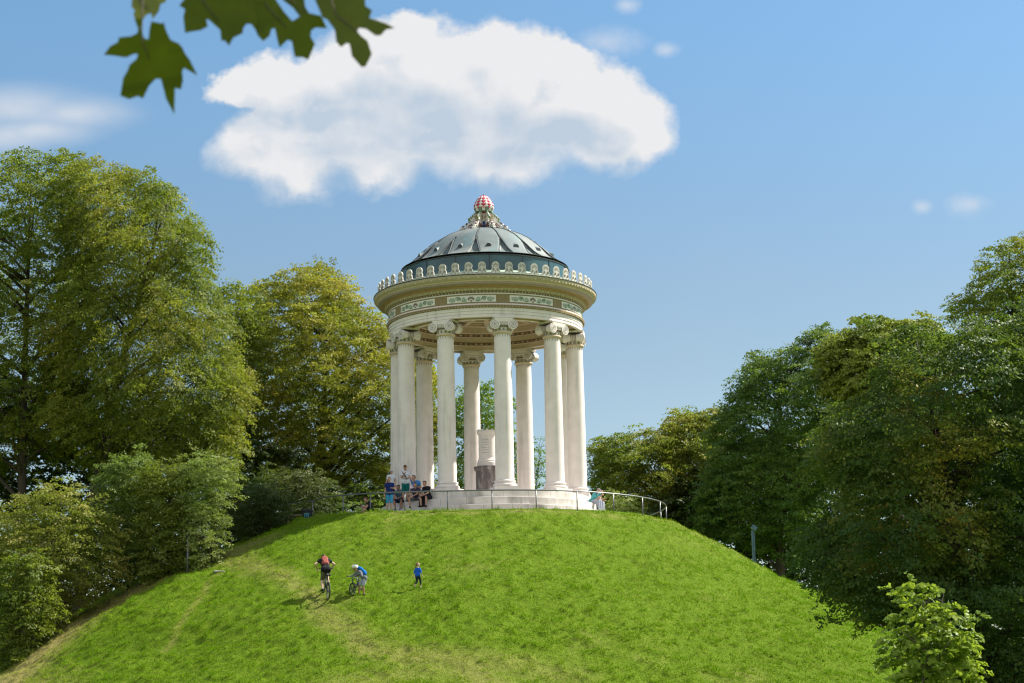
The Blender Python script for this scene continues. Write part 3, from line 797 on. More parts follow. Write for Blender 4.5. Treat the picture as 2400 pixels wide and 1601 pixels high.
GL = 'trees left of the temple'; GR = 'trees right of the temple'; GS = 'shrubs along the left bank'
T1=[(-34.1,20.0),(-30.4,21.4),(-27.9,21.8),(-26.1,21.9),(-25.0,21.2),(-23.9,21.3),(-22.9,20.2),(-22.1,17.1),(-21.7,12.5),(-22.6,8.8),(-22.8,5.1),(-24.5,3.6),(-28.6,3.2),(-33.5,5.3)]
T2=[(-23.7,20.2),(-22.1,20.7),(-20.8,20.2),(-19.1,20.0),(-18.2,18.6),(-16.8,17.8),(-15.8,16.3),(-15.0,15.0),(-15.7,14.5),(-15.5,13.0),(-14.5,11.5),(-14.0,9.8),(-13.3,8.3),(-13.0,6.8),(-13.4,5.6),(-13.6,4.4),(-13.9,3.2),(-14.4,2.5),(-16.3,2.9),(-19.0,3.3),(-22.1,3.3),(-24.0,4.8),(-24.6,9.7),(-24.5,14.7),(-24.1,18.4)]
T3=[(-16.2,14.3),(-15.4,14.6),(-14.8,15.0),(-14.1,14.2),(-13.4,13.2),(-13.3,9.3),(-14.3,6.5),(-15.1,8.1),(-15.8,12.8)]
T4=[(-15.0,14.6),(-14.2,15.7),(-12.8,16.2),(-11.8,16.6),(-10.3,16.7),(-9.2,15.8),(-7.8,14.5),(-7.2,14.0),(-6.7,13.4),(-6.1,12.3),(-4.4,11.2),(-3.3,9.8),(-3.1,5.8),(-3.1,1.9),(-6.5,1.6),(-9.7,2.0),(-12.5,2.3),(-14.9,4.0),(-15.4,7.4),(-16.0,10.1),(-15.6,12.8)]
T5=[(-2.1,7.8),(-1.8,8.8),(-0.7,9.1),(0.1,8.8),(0.6,8.3),(1.5,6.9),(1.6,5.1),(1.5,1.2),(-2.8,1.2),(-2.8,6.7)]
T5b=[(2.4,5.4),(2.8,5.7),(3.4,4.4),(3.5,1.2),(1.8,1.2),(2.0,4.4)]
T6=[(6.0,5.0),(6.5,6.1),(8.2,6.7),(9.4,6.6),(11.0,7.1),(12.3,7.6),(14.0,8.1),(14.8,7.6),(15.3,6.2),(15.5,3.4),(14.8,0.2),(12.6,0.0),(10.8,.4),(8.6,.6),(5.9,1.2)]
T7=[(12.3,3.3),(13.6,6.6),(14.2,7.3),(15.0,8.6),(15.6,9.4),(16.9,10.1),(18.2,10.6),(19.1,11.1),(19.9,10.6),(20.1,9.0),(21.0,7.2),(20.8,3.4),(19.2,0.9),(18.3,-1.8),(17.3,-2.5),(15.1,-2.0),(13.2,-0.9),(11.7,0.3)]
T8=[(18.5,9.1),(19.8,10.0),(20.8,10.5),(22.0,10.2),(22.9,10.3),(23.9,10.6),(24.6,9.7),(25.2,7.7),(23.6,4.1),(20.7,4.1),(18.9,6.6)]
T9=[(12.0,-1.7),(12.3,-0.5),(12.8,-0.0),(13.4,-0.2),(14.1,1.3),(14.7,2.0),(15.4,2.1),(16.3,2.4),(17.1,2.4),(17.9,2.1),(18.9,2.7),(20.9,2.3),(22.9,-0.4),(23.3,-4.8),(22.5,-10.5),(18.5,-10.8),(15.9,-10.2),(14.5,-8.5),(13.3,-8.1),(12.3,-7.9),(11.9,-7.6),(12.1,-7.0),(11.5,-6.7),(10.9,-5.8),(10.8,-4.7),(11.4,-4.3),(11.7,-3.8),(12.4,-3.1),(12.5,-2.5)]
T10=[(29.1,13.4),(29.8,14.6),(29.6,16.0),(30.7,16.8),(32.2,17.9),(32.8,18.6),(34.2,18.2),(38.5,19.8),(40.8,14.1),(37.4,5.8),(31.9,5.9),(30.5,12.6)]
SAP=[(10.3,-9.7),(10.5,-8.8),(10.9,-8.0),(11.1,-7.6),(11.3,-7.4),(11.5,-7.7),(11.7,-8.0),(12.0,-8.3),(12.4,-8.4),(12.4,-8.7),(12.7,-9.2),(12.5,-9.3),(12.8,-9.6),(13.0,-10.4),(12.4,-11.0),(10.6,-11.0),(10.0,-10.5)]
B1=[(-23.1,-1.7),(-22.0,-1.1),(-21.2,-0.6),(-20.0,-0.1),(-19.0,0.0),(-18.0,-0.4),(-17.2,-1.4),(-16.2,-3.6),(-16.6,-4.6),(-17.9,-4.9),(-18.9,-5.7),(-19.8,-6.4),(-21.0,-7.6),(-22.9,-8.7)]
B2a=[(-18.1,0.3),(-17.4,1.3),(-16.6,1.7),(-16.0,1.6),(-15.7,0.6),(-15.7,-1.2),(-15.9,-3.2),(-16.7,-3.4),(-17.7,-1.6)]
B2b=[(-15.8,0.5),(-15.2,0.9),(-14.4,1.1),(-13.8,0.7),(-13.5,-0.7),(-13.7,-3.4),(-14.7,-3.7),(-15.7,-3.5)]
B2c=[(-13.9,0.8),(-13.3,1.3),(-12.3,1.2),(-11.3,0.6),(-11.1,-0.0),(-11.9,-0.8),(-12.0,-1.8),(-12.4,-3.2),(-13.4,-3.5),(-13.7,-1.4)]
B3=[(-21.8,-4.3),(-20.5,-3.4),(-19.6,-3.0),(-19.0,-3.8),(-19.2,-4.5),(-18.7,-5.3),(-18.6,-5.8),(-19.3,-6.8),(-19.8,-7.7),(-21.7,-8.4)]
B4=[(-12.8,0.3),(-11.9,0.9),(-11.1,0.7),(-10.2,0.2),(-9.6,-0.2),(-9.7,-1.1),(-10.2,-1.6),(-11.9,-1.8),(-12.7,-1.7)]
low = lambda P: [(x, z if z > (max(q[1] for q in P)*.35+min(q[1] for q in P)*.65) else z-.9) for x, z in P]      # foliage reaches down into the grass
B1, B2a, B2b, B2c, B3 = (low(P) for P in (B1, B2a, B2b, B2c, B3))
B5=[(-12.6,2.3),(-11.4,2.8),(-10.0,2.5),(-8.6,2.0),(-8.0,0.8),(-9,-.2),(-12.4,-.2)]
B7=[(6.1,0.9),(6.9,1.5),(7.8,1.3),(8.6,0.8),(8.8,-1.0),(6.2,-1.0)]
tree('beech_tree', 'tall olive-green tree at the left edge with bare forking trunk', 'tree', T1, 9, 4.2, 3600, 46, .145, F_beech, 31, (-25.9,), GL, .34, 1.7, .35, limbs=40, trad=.42)
tree('beech_tree', 'largest tree left of the temple with drooping boughs spreading right', 'tree', T2, 7.5, 4.6, 5200, 46, .135, F_beech, 32, (-22.6,), GL, .33, 1.6, .5, limbs=60, trad=.40, tonec=(.2,.55,.3))
tree('slender_tree', 'thin sparse tree squeezed between the two big crowns on the left', 'tree', T3, 13, 1.6, 330, 34, .15, F_beech, 33, None, GL, .40, 1.1, .25, limbs=18, trad=.16, tonec=(.1,.5,.3))
tree('beech_tree', 'golden-green dense tree standing directly left of the temple', 'tree', T4, 18, 5.0, 4600, 46, .15, F_beech2, 34, (-10.6,), GL, .33, 1.6, .2, limbs=46, trad=.40, tonec=(.32,.75,.35), L0=1.2)
tree('young_tree', 'bright green young tree seen between the columns behind the white drum', 'tree', T5, 17, 1.8, 620, 36, .15, F_green, 35, None, None, .36, 1.1, .25, limbs=22, trad=.14, tonec=(.3,.5,.35))
tree('thin_tree', 'sparse twiggy tree showing between columns right of the white drum', 'tree', T5b, 16, .9, 75, 22, .14, F_green, 36, None, None, .40, .9, .2, limbs=22, trad=.07, tonec=(.2,.5,.3))
tree('field_maple', 'low golden-olive tree right behind the steel handrail', 'tree', T6, 23, 4.2, 3000, 40, .145, F_olive, 37, (13.2,), GR, .38, 1.3, .25, limbs=50, trad=.42, tonec=(.25,.75,.35))
tree('ash_tree', 'dark green tree with rounded crown behind the floodlight post', 'tree', T7, 12, 4.4, 3300, 42, .14, F_ash, 38, (16.5,), GR, .40, 1.4, .2, limbs=60, trad=.35, tonec=(.25,.6,.35))
tree('ash_tree', 'fresh green feathery crown rising between the dark tree and the huge right one', 'tree', T8, 7, 3.0, 1500, 34, .20, F_ash, 39, None, GR, .40, 1.2, .3, limbs=26, trad=.3, tonec=(.85,.55,.3))
tree('maple_tree', 'huge dark maple with yellowing tips overhanging the lower right slope', 'tree', T9, -33, 4.3, 6200, 42, .13, F_maple, 40, (17.3,), GR, .31, 1.7, .3, limbs=50, trad=.4, tonec=(.04,1.15,.3), L0=1.0)
tree('maple_tree', 'tall brownish-green tree at the right edge rising behind the huge maple', 'tree', T10, 22, 3.6, 2300, 40, .16, F_olive, 41, None, GR, .40, 1.6, .25, limbs=30, trad=.4, tonec=(.1,.55,.3))
tree('sapling', 'sunlit light green sapling at the bottom right corner', 'sapling', SAP, -50, .75, 460, 18, .135, F_sap, 42, (11.4,), None, .40, .5, .25, limbs=46, trad=.035, tonec=(.3,.5,.4), bark='bark2', L0=.40, aspect=.85, jit=.55)
tree('shrub', 'wide yellow-brown bush lowest on the left bank', 'shrub', B1, -10.5, 2.4, 1500, 36, .12, F_shrub, 43, None, GS, .27, 1.1, .3, limbs=30, trad=.10, tonec=(.25,.8,.3), part='foliage', L0=.9)
tree('shrub', 'tall narrow pale green shrub behind the yellow-brown bush', 'shrub', B2a, -8.5, 1.2, 620, 34, .12, F_willow, 44, None, GS, .27, .9, .2, limbs=24, trad=.07, tonec=(.1,.6,.3), part='foliage', L0=.8)
tree('shrub', 'olive shrub in the middle of the bank hedge beside the grey post', 'shrub', B2b, -9.5, 1.4, 700, 34, .12, F_shrub, 45, None, GS, .27, .9, .2, limbs=24, trad=.07, tonec=(.1,.5,.3), part='foliage', L0=.8)
tree('shrub', 'grey-green airy shrub at the upper right end of the bank hedge', 'shrub', B2c, -10, 1.3, 680, 34, .10, F_willow, 46, None, GS, .27, .8, .2, limbs=24, trad=.06, tonec=(.3,.6,.3), part='foliage', L0=.7)
tree('shrub', 'small leafy bush at the left edge in front of the yellow-brown bush', 'shrub', B3, -13.5, 1.3, 560, 30, .13, F_beech, 47, None, GS, .27, .9, .3, limbs=18, trad=.05, tonec=(.05,.6,.3), part='foliage', L0=.75)
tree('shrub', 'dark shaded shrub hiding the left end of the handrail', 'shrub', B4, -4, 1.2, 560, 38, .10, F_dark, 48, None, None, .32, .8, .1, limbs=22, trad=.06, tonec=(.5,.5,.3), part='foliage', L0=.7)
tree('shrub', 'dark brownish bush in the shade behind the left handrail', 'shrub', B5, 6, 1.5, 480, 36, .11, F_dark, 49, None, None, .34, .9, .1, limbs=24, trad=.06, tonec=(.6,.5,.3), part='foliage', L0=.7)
tree('shrub', 'low leafy shrub behind the handrail next to the seated pair', 'shrub', B7, 9, .9, 240, 30, .11, F_willow, 50, None, None, .32, .7, .2, limbs=14, trad=.04, tonec=(.2,.5,.3), part='foliage', L0=.6)
# undergrowth that reads as one mass in the dark behind the trees
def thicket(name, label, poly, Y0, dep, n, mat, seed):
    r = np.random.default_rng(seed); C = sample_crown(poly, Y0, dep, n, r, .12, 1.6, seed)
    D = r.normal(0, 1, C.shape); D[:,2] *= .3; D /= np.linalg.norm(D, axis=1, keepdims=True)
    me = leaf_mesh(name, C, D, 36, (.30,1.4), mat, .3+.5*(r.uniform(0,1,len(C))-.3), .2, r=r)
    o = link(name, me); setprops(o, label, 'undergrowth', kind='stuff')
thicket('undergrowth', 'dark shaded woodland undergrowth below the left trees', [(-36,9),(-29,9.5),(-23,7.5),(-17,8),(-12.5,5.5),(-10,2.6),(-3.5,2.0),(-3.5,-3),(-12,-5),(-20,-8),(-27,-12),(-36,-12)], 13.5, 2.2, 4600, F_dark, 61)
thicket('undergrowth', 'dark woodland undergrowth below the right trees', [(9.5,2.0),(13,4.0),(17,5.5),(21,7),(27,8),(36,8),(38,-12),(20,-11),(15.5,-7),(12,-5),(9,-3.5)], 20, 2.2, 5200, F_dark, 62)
tree('shrub', 'low light-leaved bush on the slope left of the huge maple', 'shrub', [(15.6,-3.0),(16.6,-2.2),(17.6,-2.8),(18.6,-3.6),(19.4,-5.0),(18.6,-7.0),(17.0,-6.6),(15.8,-5.4)], 2, 1.0, 120, 24, .12, F_willow, 63, None, None, .42, .7, .2, limbs=16, trad=.04, tonec=(.0,.5,.3), part='foliage', L0=.6)
tree('shrub', 'weedy yellow-green growth under the handrail beside the dark bin', 'shrub', [(-9.0,-.7),(-8.4,.1),(-7,.5),(-5.6,.5),(-5.2,-.2),(-5.4,-1.2),(-9,-1.2)], 5, .9, 200, 28, .10, F_green, 64, None, None, .34, .6, .2, limbs=14, trad=.03, tonec=(.35,.5,.4), part='foliage', L0=.5)

# ------------------------------------------------------------------ maple branch over the camera
LV = {
'L1': (-94.1,[(0.477,-9.076),(0.491,-9.059),(0.508,-9.051),(0.511,-9.041),(0.537,-9.039),(0.551,-9.033),(0.553,-9.024),(0.546,-9.004),(0.565,-9.004),(0.558,-9.021),(0.565,-9.043),(0.574,-9.046),(0.578,-9.023),(0.582,-9.009),(0.606,-9.014),(0.609,-9.01),(0.613,-9.028),(0.622,-9.047),(0.64,-9.055),(0.647,-9.064),(0.652,-9.075),(0.662,-9.089),(0.677,-9.12),(0.648,-9.104),(0.644,-9.111),(0.645,-9.13),(0.64,-9.148),(0.627,-9.145),(0.623,-9.199),(0.607,-9.168),(0.6,-9.138),(0.597,-9.126),(0.586,-9.126),(0.571,-9.14),(0.557,-9.166),(0.545,-9.161),(0.527,-9.167),(0.508,-9.16),(0.512,-9.142),(0.516,-9.124),(0.526,-9.109),(0.531,-9.097),(0.547,-9.085),(0.55,-9.076),(0.544,-9.074),(0.524,-9.082),(0.497,-9.078)]),
'L2': (-94.0,[(0.511,-8.924),(0.512,-8.892),(0.596,-8.894),(0.591,-8.921),(0.579,-8.925),(0.576,-8.941),(0.561,-8.959),(0.558,-8.944),(0.546,-8.947),(0.537,-8.959),(0.522,-8.96),(0.516,-8.943),(0.519,-8.933)]),
'L3': (-94.1,[(0.642,-8.974),(0.654,-8.981),(0.65,-8.998),(0.653,-9.032),(0.667,-9.028),(0.686,-9.024),(0.701,-9.015),(0.698,-8.999),(0.704,-9.001),(0.727,-9.021),(0.729,-9.044),(0.736,-9.043),(0.745,-9.054),(0.754,-9.036),(0.774,-9.025),(0.776,-9.013),(0.783,-9.004),(0.793,-9.004),(0.802,-9.017),(0.803,-8.986),(0.797,-8.955),(0.788,-8.93),(0.662,-8.927),(0.656,-8.955)]),
'L4': (-94.05,[(0.782,-8.982),(0.795,-8.998),(0.803,-9.02),(0.815,-9.033),(0.829,-9.021),(0.834,-9.005),(0.841,-9.004),(0.846,-9.03),(0.85,-9.046),(0.868,-9.028),(0.877,-9.031),(0.883,-9.065),(0.9,-9.065),(0.912,-9.07),(0.918,-9.057),(0.927,-9.035),(0.918,-9.019),(0.92,-9.005),(0.93,-8.999),(0.954,-9.0),(0.942,-8.973),(0.915,-8.968),(0.897,-8.975),(0.879,-8.987),(0.862,-8.968),(0.841,-8.937),(0.826,-8.911),(0.781,-8.91),(0.775,-8.935)]),
'L5': (-94.15,[(0.981,-9.043),(0.984,-9.069),(0.995,-9.084),(1.007,-9.075),(1.014,-9.079),(1.019,-9.109),(1.03,-9.124),(1.041,-9.139),(1.05,-9.138),(1.063,-9.11),(1.053,-9.076),(1.038,-9.061),(1.03,-9.049),(1.034,-9.041),(1.05,-9.046),(1.07,-9.065),(1.082,-9.066),(1.093,-9.053),(1.112,-9.052),(1.093,-9.038),(1.056,-9.019),(1.062,-9.001),(1.047,-8.988),(1.045,-8.954),(0.932,-8.952),(0.952,-9.004),(0.963,-9.011),(0.978,-9.035)]),
'L6': (-94.0,[(0.837,-8.905),(0.874,-8.906),(0.898,-8.906),(0.901,-8.932),(0.91,-8.948),(0.892,-8.96),(0.874,-8.937),(0.856,-8.924)]),
}
def branchleaf_mat(name, c1, c2, tr):
    m, nt, out = newmat(name)
    tc = nt.nodes.new('ShaderNodeTexCoord'); nz = nt.nodes.new('ShaderNodeTexNoise'); nz.inputs['Scale'].default_value = 18; nz.inputs['Detail'].default_value = 3
    L(nt, tc.outputs['Object'], nz.inputs['Vector'])
    mx = nt.nodes.new('ShaderNodeMix'); mx.data_type = 'RGBA'; mx.inputs[6].default_value = col4(c1); mx.inputs[7].default_value = col4(c2); L(nt, nz.outputs[0], mx.inputs[0])
    b = nt.nodes.new('ShaderNodeBsdfPrincipled'); b.inputs['Roughness'].default_value = .5; L(nt, mx.outputs[2], b.inputs['Base Color'])
    t = nt.nodes.new('ShaderNodeBsdfTranslucent'); L(nt, mx.outputs[2], t.inputs[0])
    ms = nt.nodes.new('ShaderNodeMixShader'); ms.inputs[0].default_value = tr
    L(nt, b.outputs[0], ms.inputs[1]); L(nt, t.outputs[0], ms.inputs[2]); L(nt, ms.outputs[0], out.inputs[0])
    return m
lm1 = branchleaf_mat('branch_leaf', (.125,.165,.005), (.20,.245,.008), .55)
lm2 = branchleaf_mat('branch_leaf_yellow', (.26,.30,.05), (.36,.36,.08), .5)
BR = empty('maple_branch', (.8,-94.0,-8.80)); setprops(BR, 'out of focus maple twig with dark green leaves hanging into the top left', 'branch')
for kk, (yy, pts) in LV.items():
    b = MB(); r = random.Random(kk); tx, tz_ = r.uniform(-.35,.35), r.uniform(-.35,.35)
    c = (sum(p[0] for p in pts)/len(pts), sum(p[1] for p in pts)/len(pts))
    # leaf blade tilted about its own centre, 1 mm thick
    def P3(p, o): return (p[0]-.8, yy+94.0+(p[0]-c[0])*tx+(p[1]-c[1])*tz_+o, p[1]+8.80)
    n = len(pts); V = [P3(p, -.0006) for p in pts]+[P3(p, .0006) for p in pts]
    b.add(V, [tuple(range(n)), tuple(range(n, 2*n))[::-1]]+[(i, n+i, n+(i+1) % n, (i+1) % n) for i in range(n)], 0)
    top = max(pts, key=lambda p: p[1])
    lf = b.build('leaf', [lm2 if kk == 'L2' else lm1], BR)
    b2 = MB(); q = P3(c, -.003)
    b2.tube([P3(c, -.002), P3(((c[0]+top[0])/2, (c[1]+top[1])/2), -.004), (top[0]-.8+.01, yy+94.0+.01, 8.80-8.86)], [.0014,.0018,.002], 5, 0); b2.build('petiole', [M['bark2']], lf)
b = MB(); b.tube([(-.5,.05,-.03),(-.2,.02,-.06),(.05,.0,-.065),(.3,-.05,-.05),(.7,-.02,.05)], [.004,.006,.007,.008,.01], 7, 0); b.build('twig', [M['bark']], BR)
#%%FIG

# ------------------------------------------------------------------ people
def cap_pts(p0, p1, r0, r1, n=9):
    p0 = np.array(p0, float); p1 = np.array(p1, float); d = p1-p0; l = np.linalg.norm(d)
    d = d/l if l > 1e-6 else np.array([0,0,1.0])
    u = np.cross(d, [0,0,1.0] if abs(d[2]) < .9 else [1.0,0,0]); u /= np.linalg.norm(u); w = np.cross(d, u)
    rows = [(p0, r0, th) for th in np.linspace(PI, PI/2, 4)]+[(p1, r1, th) for th in np.linspace(PI/2, 0, 4)]
    V = []
    for c, r, th in rows:
        for k in range(n):
            a = 2*PI*k/n; V.append(c+d*r*math.cos(th)+(u*math.cos(a)+w*math.sin(a))*r*max(math.sin(th), 1e-3))
    F = [(j*n+k, j*n+(k+1) % n, (j+1)*n+(k+1) % n, (j+1)*n+k) for j in range(7) for k in range(n)]
    F += [tuple(range(n))[::-1], tuple(7*n+k for k in range(n))]
    return V, F
def fused(name, caps, voxel, mats, smooth=2):
    """one continuous surface grown over a set of tapered capsules"""
    b = MB()
    for c in caps: b.add(*cap_pts(*c))
    me = b.mesh(name, mats)
    t = bpy.data.objects.new('tmp_fuse', me); COL.objects.link(t)
    m = t.modifiers.new('r', 'REMESH'); m.mode = 'VOXEL'; m.voxel_size = voxel
    if smooth:
        s = t.modifiers.new('s', 'SMOOTH'); s.iterations = smooth; s.factor = .5
    dg = bpy.context.evaluated_depsgraph_get(); dg.update()
    out = bpy.data.meshes.new_from_object(t.evaluated_get(dg)); out.name = name
    bpy.data.objects.remove(t); bpy.data.meshes.remove(me)
    out.materials.clear()
    for mm in mats: out.materials.append(mm)
    n = len(out.polygons)
    out.polygons.foreach_set('use_smooth', np.ones(n, bool)); out.polygons.foreach_set('material_index', np.zeros(n, dtype=np.int32))
    return out
def ik(a, c, l1, l2, pole):
    a, c, pole = Vector(a), Vector(c), Vector(pole); d = c-a; L_ = min(d.length, (l1+l2)*.995); d.normalize()
    x = (l1*l1-l2*l2+L_*L_)/(2*L_); h = math.sqrt(max(l1*l1-x*x, 0)); p = pole-d*pole.dot(d); p.normalize()
    return a+d*x+p*h, a+d*L_
def clothmat(nm, c):
    return pmat(nm, c, tuple(v*.75 for v in c), 14, .85, spec=.15)
SK = pmat('skin', (.50,.30,.21), (.46,.26,.18), 12, .6); SK2 = pmat('tanned_skin', (.36,.20,.13), (.32,.17,.11), 12, .6); SKP = pmat('pale_skin', (.62,.42,.33), (.58,.38,.29), 12, .6)
EYE = pmat('eye_dark', (.03,.02,.02), None, 5, .4); LIP = pmat('lip', (.35,.13,.11), None, 5, .6)
HAIR = {'dark': pmat('dark_hair', (.022,.016,.012), (.035,.025,.018), 30, .6), 'brown': pmat('brown_hair', (.07,.04,.02), (.10,.055,.03), 30, .6),
        'fair': pmat('fair_brown_hair', (.17,.10,.045), (.24,.15,.07), 30, .6), 'red': pmat('reddish_hair', (.11,.035,.018), (.14,.05,.025), 30, .6), 'grey': pmat('grey_hair', (.22,.21,.20), (.30,.29,.28), 30, .6)}
def person(label, loc, az, s=1.0, pelvis=(0,0,.97), chest=(0,0,1.45), head=None, face=(0,1,0), hL=(.27,.05,.80), hR=(-.27,.05,.80), fL=(.10,0,.07), fR=(-.10,0,.07),
           kpole=(0,1,.1), epole=(0,-1,-.2), skin=None, hair='dark', shirt=None, sleeve=.5, legs=None, leglen=.6, shoes=None, group=None, cap=None, long_hair=False, kid=False, twist=0, strap=None, open_legs=.0, twistp=0):
    """pose in metres for the real height: x = the person's left, y = forward, z = up"""
    skin = skin or SK
    hscale = s if not kid else s*1.18
    def v(p): return Vector((p[0], -p[1], p[2]))           # local frame faces -Y; the object's z rotation turns it
    pel, ch = v(pelvis), v(chest)
    up = (ch-pel).normalized()
    hd = v(head) if head else ch+up*.06*s+Vector((0,0,.155*s))
    fd = v(face).normalized()
    lx = Vector((1,0,0)); sx = Matrix.Rotation(R(twist),3,'Z') @ lx; px = Matrix.Rotation(R(twistp),3,'Z') @ lx
    sh = {1: ch+sx*.175*s, -1: ch-sx*.175*s}; hp = {1: pel+px*.09*s-Vector((0,0,.02*s)), -1: pel-px*.09*s-Vector((0,0,.02*s))}
    caps = []; A = lambda a, b, r0, r1: caps.append((tuple(a), tuple(b), r0*s, r1*s))
    spine = pel.lerp(ch, .5)-Vector((0,0,0))
    belly = (fd-up*fd.dot(up)); belly = belly.normalized()*.01*s if belly.length > .01 else Vector((0,0,0))
    torso = []
    def T(a, b, r0, r1): torso.append((a, b, r0, r1)); A(a, b, r0, r1)
    T(hp[1]+Vector((0,0,.03*s)), hp[-1]+Vector((0,0,.03*s)), .105, .105)
    for q in (1,-1):
        T(pel+px*.055*s*q, spine+sx*.06*s*q, .098, .092); T(spine+sx*.06*s*q, ch+sx*.085*s*q-up*.10*s, .092, .112)
        T(ch+sx*.085*s*q-up*.10*s, ch+sx*.10*s*q-up*.03*s, .112, .075); T(ch+sx*.02*q*s+up*.02*s, sh[q]-up*.015*s, .06, .062)
    neck = ch+up*.01*s
    hs = hscale; hu = (hd-neck).normalized(); hu = (Vector((0,0,1))*.7+hu*.3).normalized(); hu = (hu-fd*hu.dot(fd)).normalized()
    hx = fd.cross(hu)*-1
    H = lambda f, l, u_: hd+fd*f*hs+hx*l*hs+hu*u_*hs
    A(neck, hd-hu*.05*hs, .055, .052*hs/s)
    cc = lambda a, b, r0, r1: caps.append((tuple(a), tuple(b), r0*hs, r1*hs))
    cc(H(-.025,0,.035), H(.012,0,.04), .083, .080); cc(H(.02,0,-.02), H(.045,0,-.075), .066, .042)
    cc(H(.085,0,.025), H(.10,0,-.015), .010, .017)
    for q in (1,-1): cc(H(-.005,.082*q,.005), H(-.005,.086*q,-.025), .016, .012); cc(H(.055,.038*q,-.02), H(.05,.04*q,-.03), .032, .03)
    arms = {}; legsj = {}
    for q, hh in ((1,hL),(-1,hR)):
        el, wr = ik(sh[q], v(hh), .285*s, .255*s, v((epole[0]+.55*q, epole[1], epole[2])))
        arms[q] = (el, wr)
        A(sh[q], el, .050, .040); A(el, wr, .041, .026)
        d = (wr-el).normalized(); sd = d.cross(Vector((0,0,1)));
        if sd.length < .2: sd = Vector((1,0,0))
        sd.normalize(); nr = d.cross(sd)
        pa = wr+d*.055*s
        A(wr, pa+sd*.018*s, .024, .022); A(wr, pa-sd*.018*s, .024, .022)
        for i in range(4):                                 # fingers, then the thumb from the side of the palm
            o = pa+sd*(.030-.020*i)*s+d*.018*s; ln = (.062,.075,.070,.055)[i]*s
            k1 = o+(d*.8-nr*.25*(1 if nr.z > 0 else -1)).normalized()*ln*.5; k2 = k1+(d*.55-nr*.7*(1 if nr.z > 0 else -1)).normalized()*ln*.5
            A(o, k1, .0105, .0100); A(k1, k2, .0100, .009)
        o = wr+d*.02*s+sd*.025*s; k1 = o+(sd*.8+d*.6).normalized()*.04*s; A(o, k1, .013, .011); A(k1, k1+(d*.9+sd*.2).normalized()*.03*s, .011, .010)
    for q, ff in ((1,fL),(-1,fR)):
        kp = v((kpole[0]+open_legs*q, kpole[1], kpole[2]))
        kn, an = ik(hp[q], v(ff), .43*s, .42*s, kp)
        legsj[q] = (kn, an)
        A(hp[q], hp[q].lerp(kn,.5), .092, .078); A(hp[q].lerp(kn,.5), kn, .078, .056); A(kn, kn.lerp(an,.35), .054, .058); A(kn.lerp(an,.35), an, .058, .038)
        shin = (an-kn).normalized(); ftd = Vector((0,-1,0))-shin*Vector((0,-1,0)).dot(shin); ftd = (ftd.normalized()*.8+Vector((0,-1,0))*.2); ftd.z *= .5; ftd.normalize()
        A(an-Vector((0,0,.035*s)), an-ftd*.04*s-Vector((0,0,.035*s)), .036, .034); A(an-Vector((0,0,.03*s)), an+ftd*.13*s-Vector((0,0,.042*s)), .036, .026); A(an+ftd*.10*s-Vector((0,0,.042*s)), an+ftd*.18*s-Vector((0,0,.045*s)), .030, .022)
        legsj[q] = (kn, an, ftd)
    me = fused('person', caps, .0088, [skin, EYE, LIP], 2)
    n = len(me.polygons); cen = np.empty(n*3, np.float32); me.polygons.foreach_get('center', cen); cen = cen.reshape(-1,3)
    mi = np.zeros(n, np.int32)
    for q in (1,-1): mi[np.linalg.norm(cen-np.array(H(.078,.034*q,.02)), axis=1) < .0125*hs] = 1
    mi[np.linalg.norm((cen-np.array(H(.088,0,-.062)))*np.array([1,1,1.6]), axis=1) < .020*hs] = 2
    me.polygons.foreach_set('material_index', mi)
    o = link('person', me, None, loc); o.rotation_euler = (0,0,R(az)); setprops(o, label, 'person', group)
    def child(nm, cp, mat, vox=.013): return link(nm, fused(nm, [(tuple(a), tuple(b), r0*s, r1*s) for a, b, r0, r1 in cp], vox, [mat], 3), o)
    if shirt:
        cp = [(a, b, r0+.020, r1+.020) for a, b, r0, r1 in torso]
        for q in (1,-1):
            el, wr = arms[q]; e0 = sh[q].lerp(el, min(1, sleeve)); cp.append((sh[q], e0, .068, .062))
            if sleeve > 1: cp.append((el, el.lerp(wr, sleeve-1), .058, .045))
        cp.append((hp[1]-Vector((0,0,.0)), hp[-1]-Vector((0,0,.0)), .122, .122))
        child('shirt', cp, shirt)
    if legs:
        cp = [(hp[1], hp[-1], .112, .112), (pel+px*.05*s, pel-px*.05*s, .118, .118)]
        for q in (1,-1):
            kn, an, _ = legsj[q]; t = min(1, leglen/.5); cp.append((hp[q], hp[q].lerp(kn, t), .108, .092-.012*(t > .99)))
            if leglen > .5: cp += [(kn, kn.lerp(an, (leglen-.5)*2), .080, .062)]
        child('trousers' if leglen > .8 else 'shorts', cp, legs)
    if shoes:
        for q in (1,-1):
            kn, an, f_ = legsj[q]; z = Vector((0,0,1)); child('shoe', [(an-z*.03*s, an-f_*.045*s-z*.035*s, .046, .042), (an-z*.03*s, an+f_*.13*s-z*.04*s, .046, .036), (an+f_*.10*s-z*.042*s, an+f_*.19*s-z*.045*s, .038, .030)], shoes, .011)
    if hair:
        k = hs/s
        cp = [(H(-.035,0,.055), H(.015,0,.085), .084*k, .062*k), (H(-.05,0,.0), H(-.045,0,-.03), .066*k, .05*k), (H(.045,.02,.105), H(.045,-.02,.105), .028*k, .028*k)]
        for q in (1,-1): cp.append((H(-.03,.045*q,.05), H(-.02,.058*q,.0), .045*k, .030*k))
        if long_hair: cp += [(H(-.07,0,.03), H(-.12,0,-.06), .045*k, .040*k), (H(-.12,0,-.06), H(-.11,0,-.19), .040*k, .022*k)]
        child('hair', cp, HAIR[hair], .010)
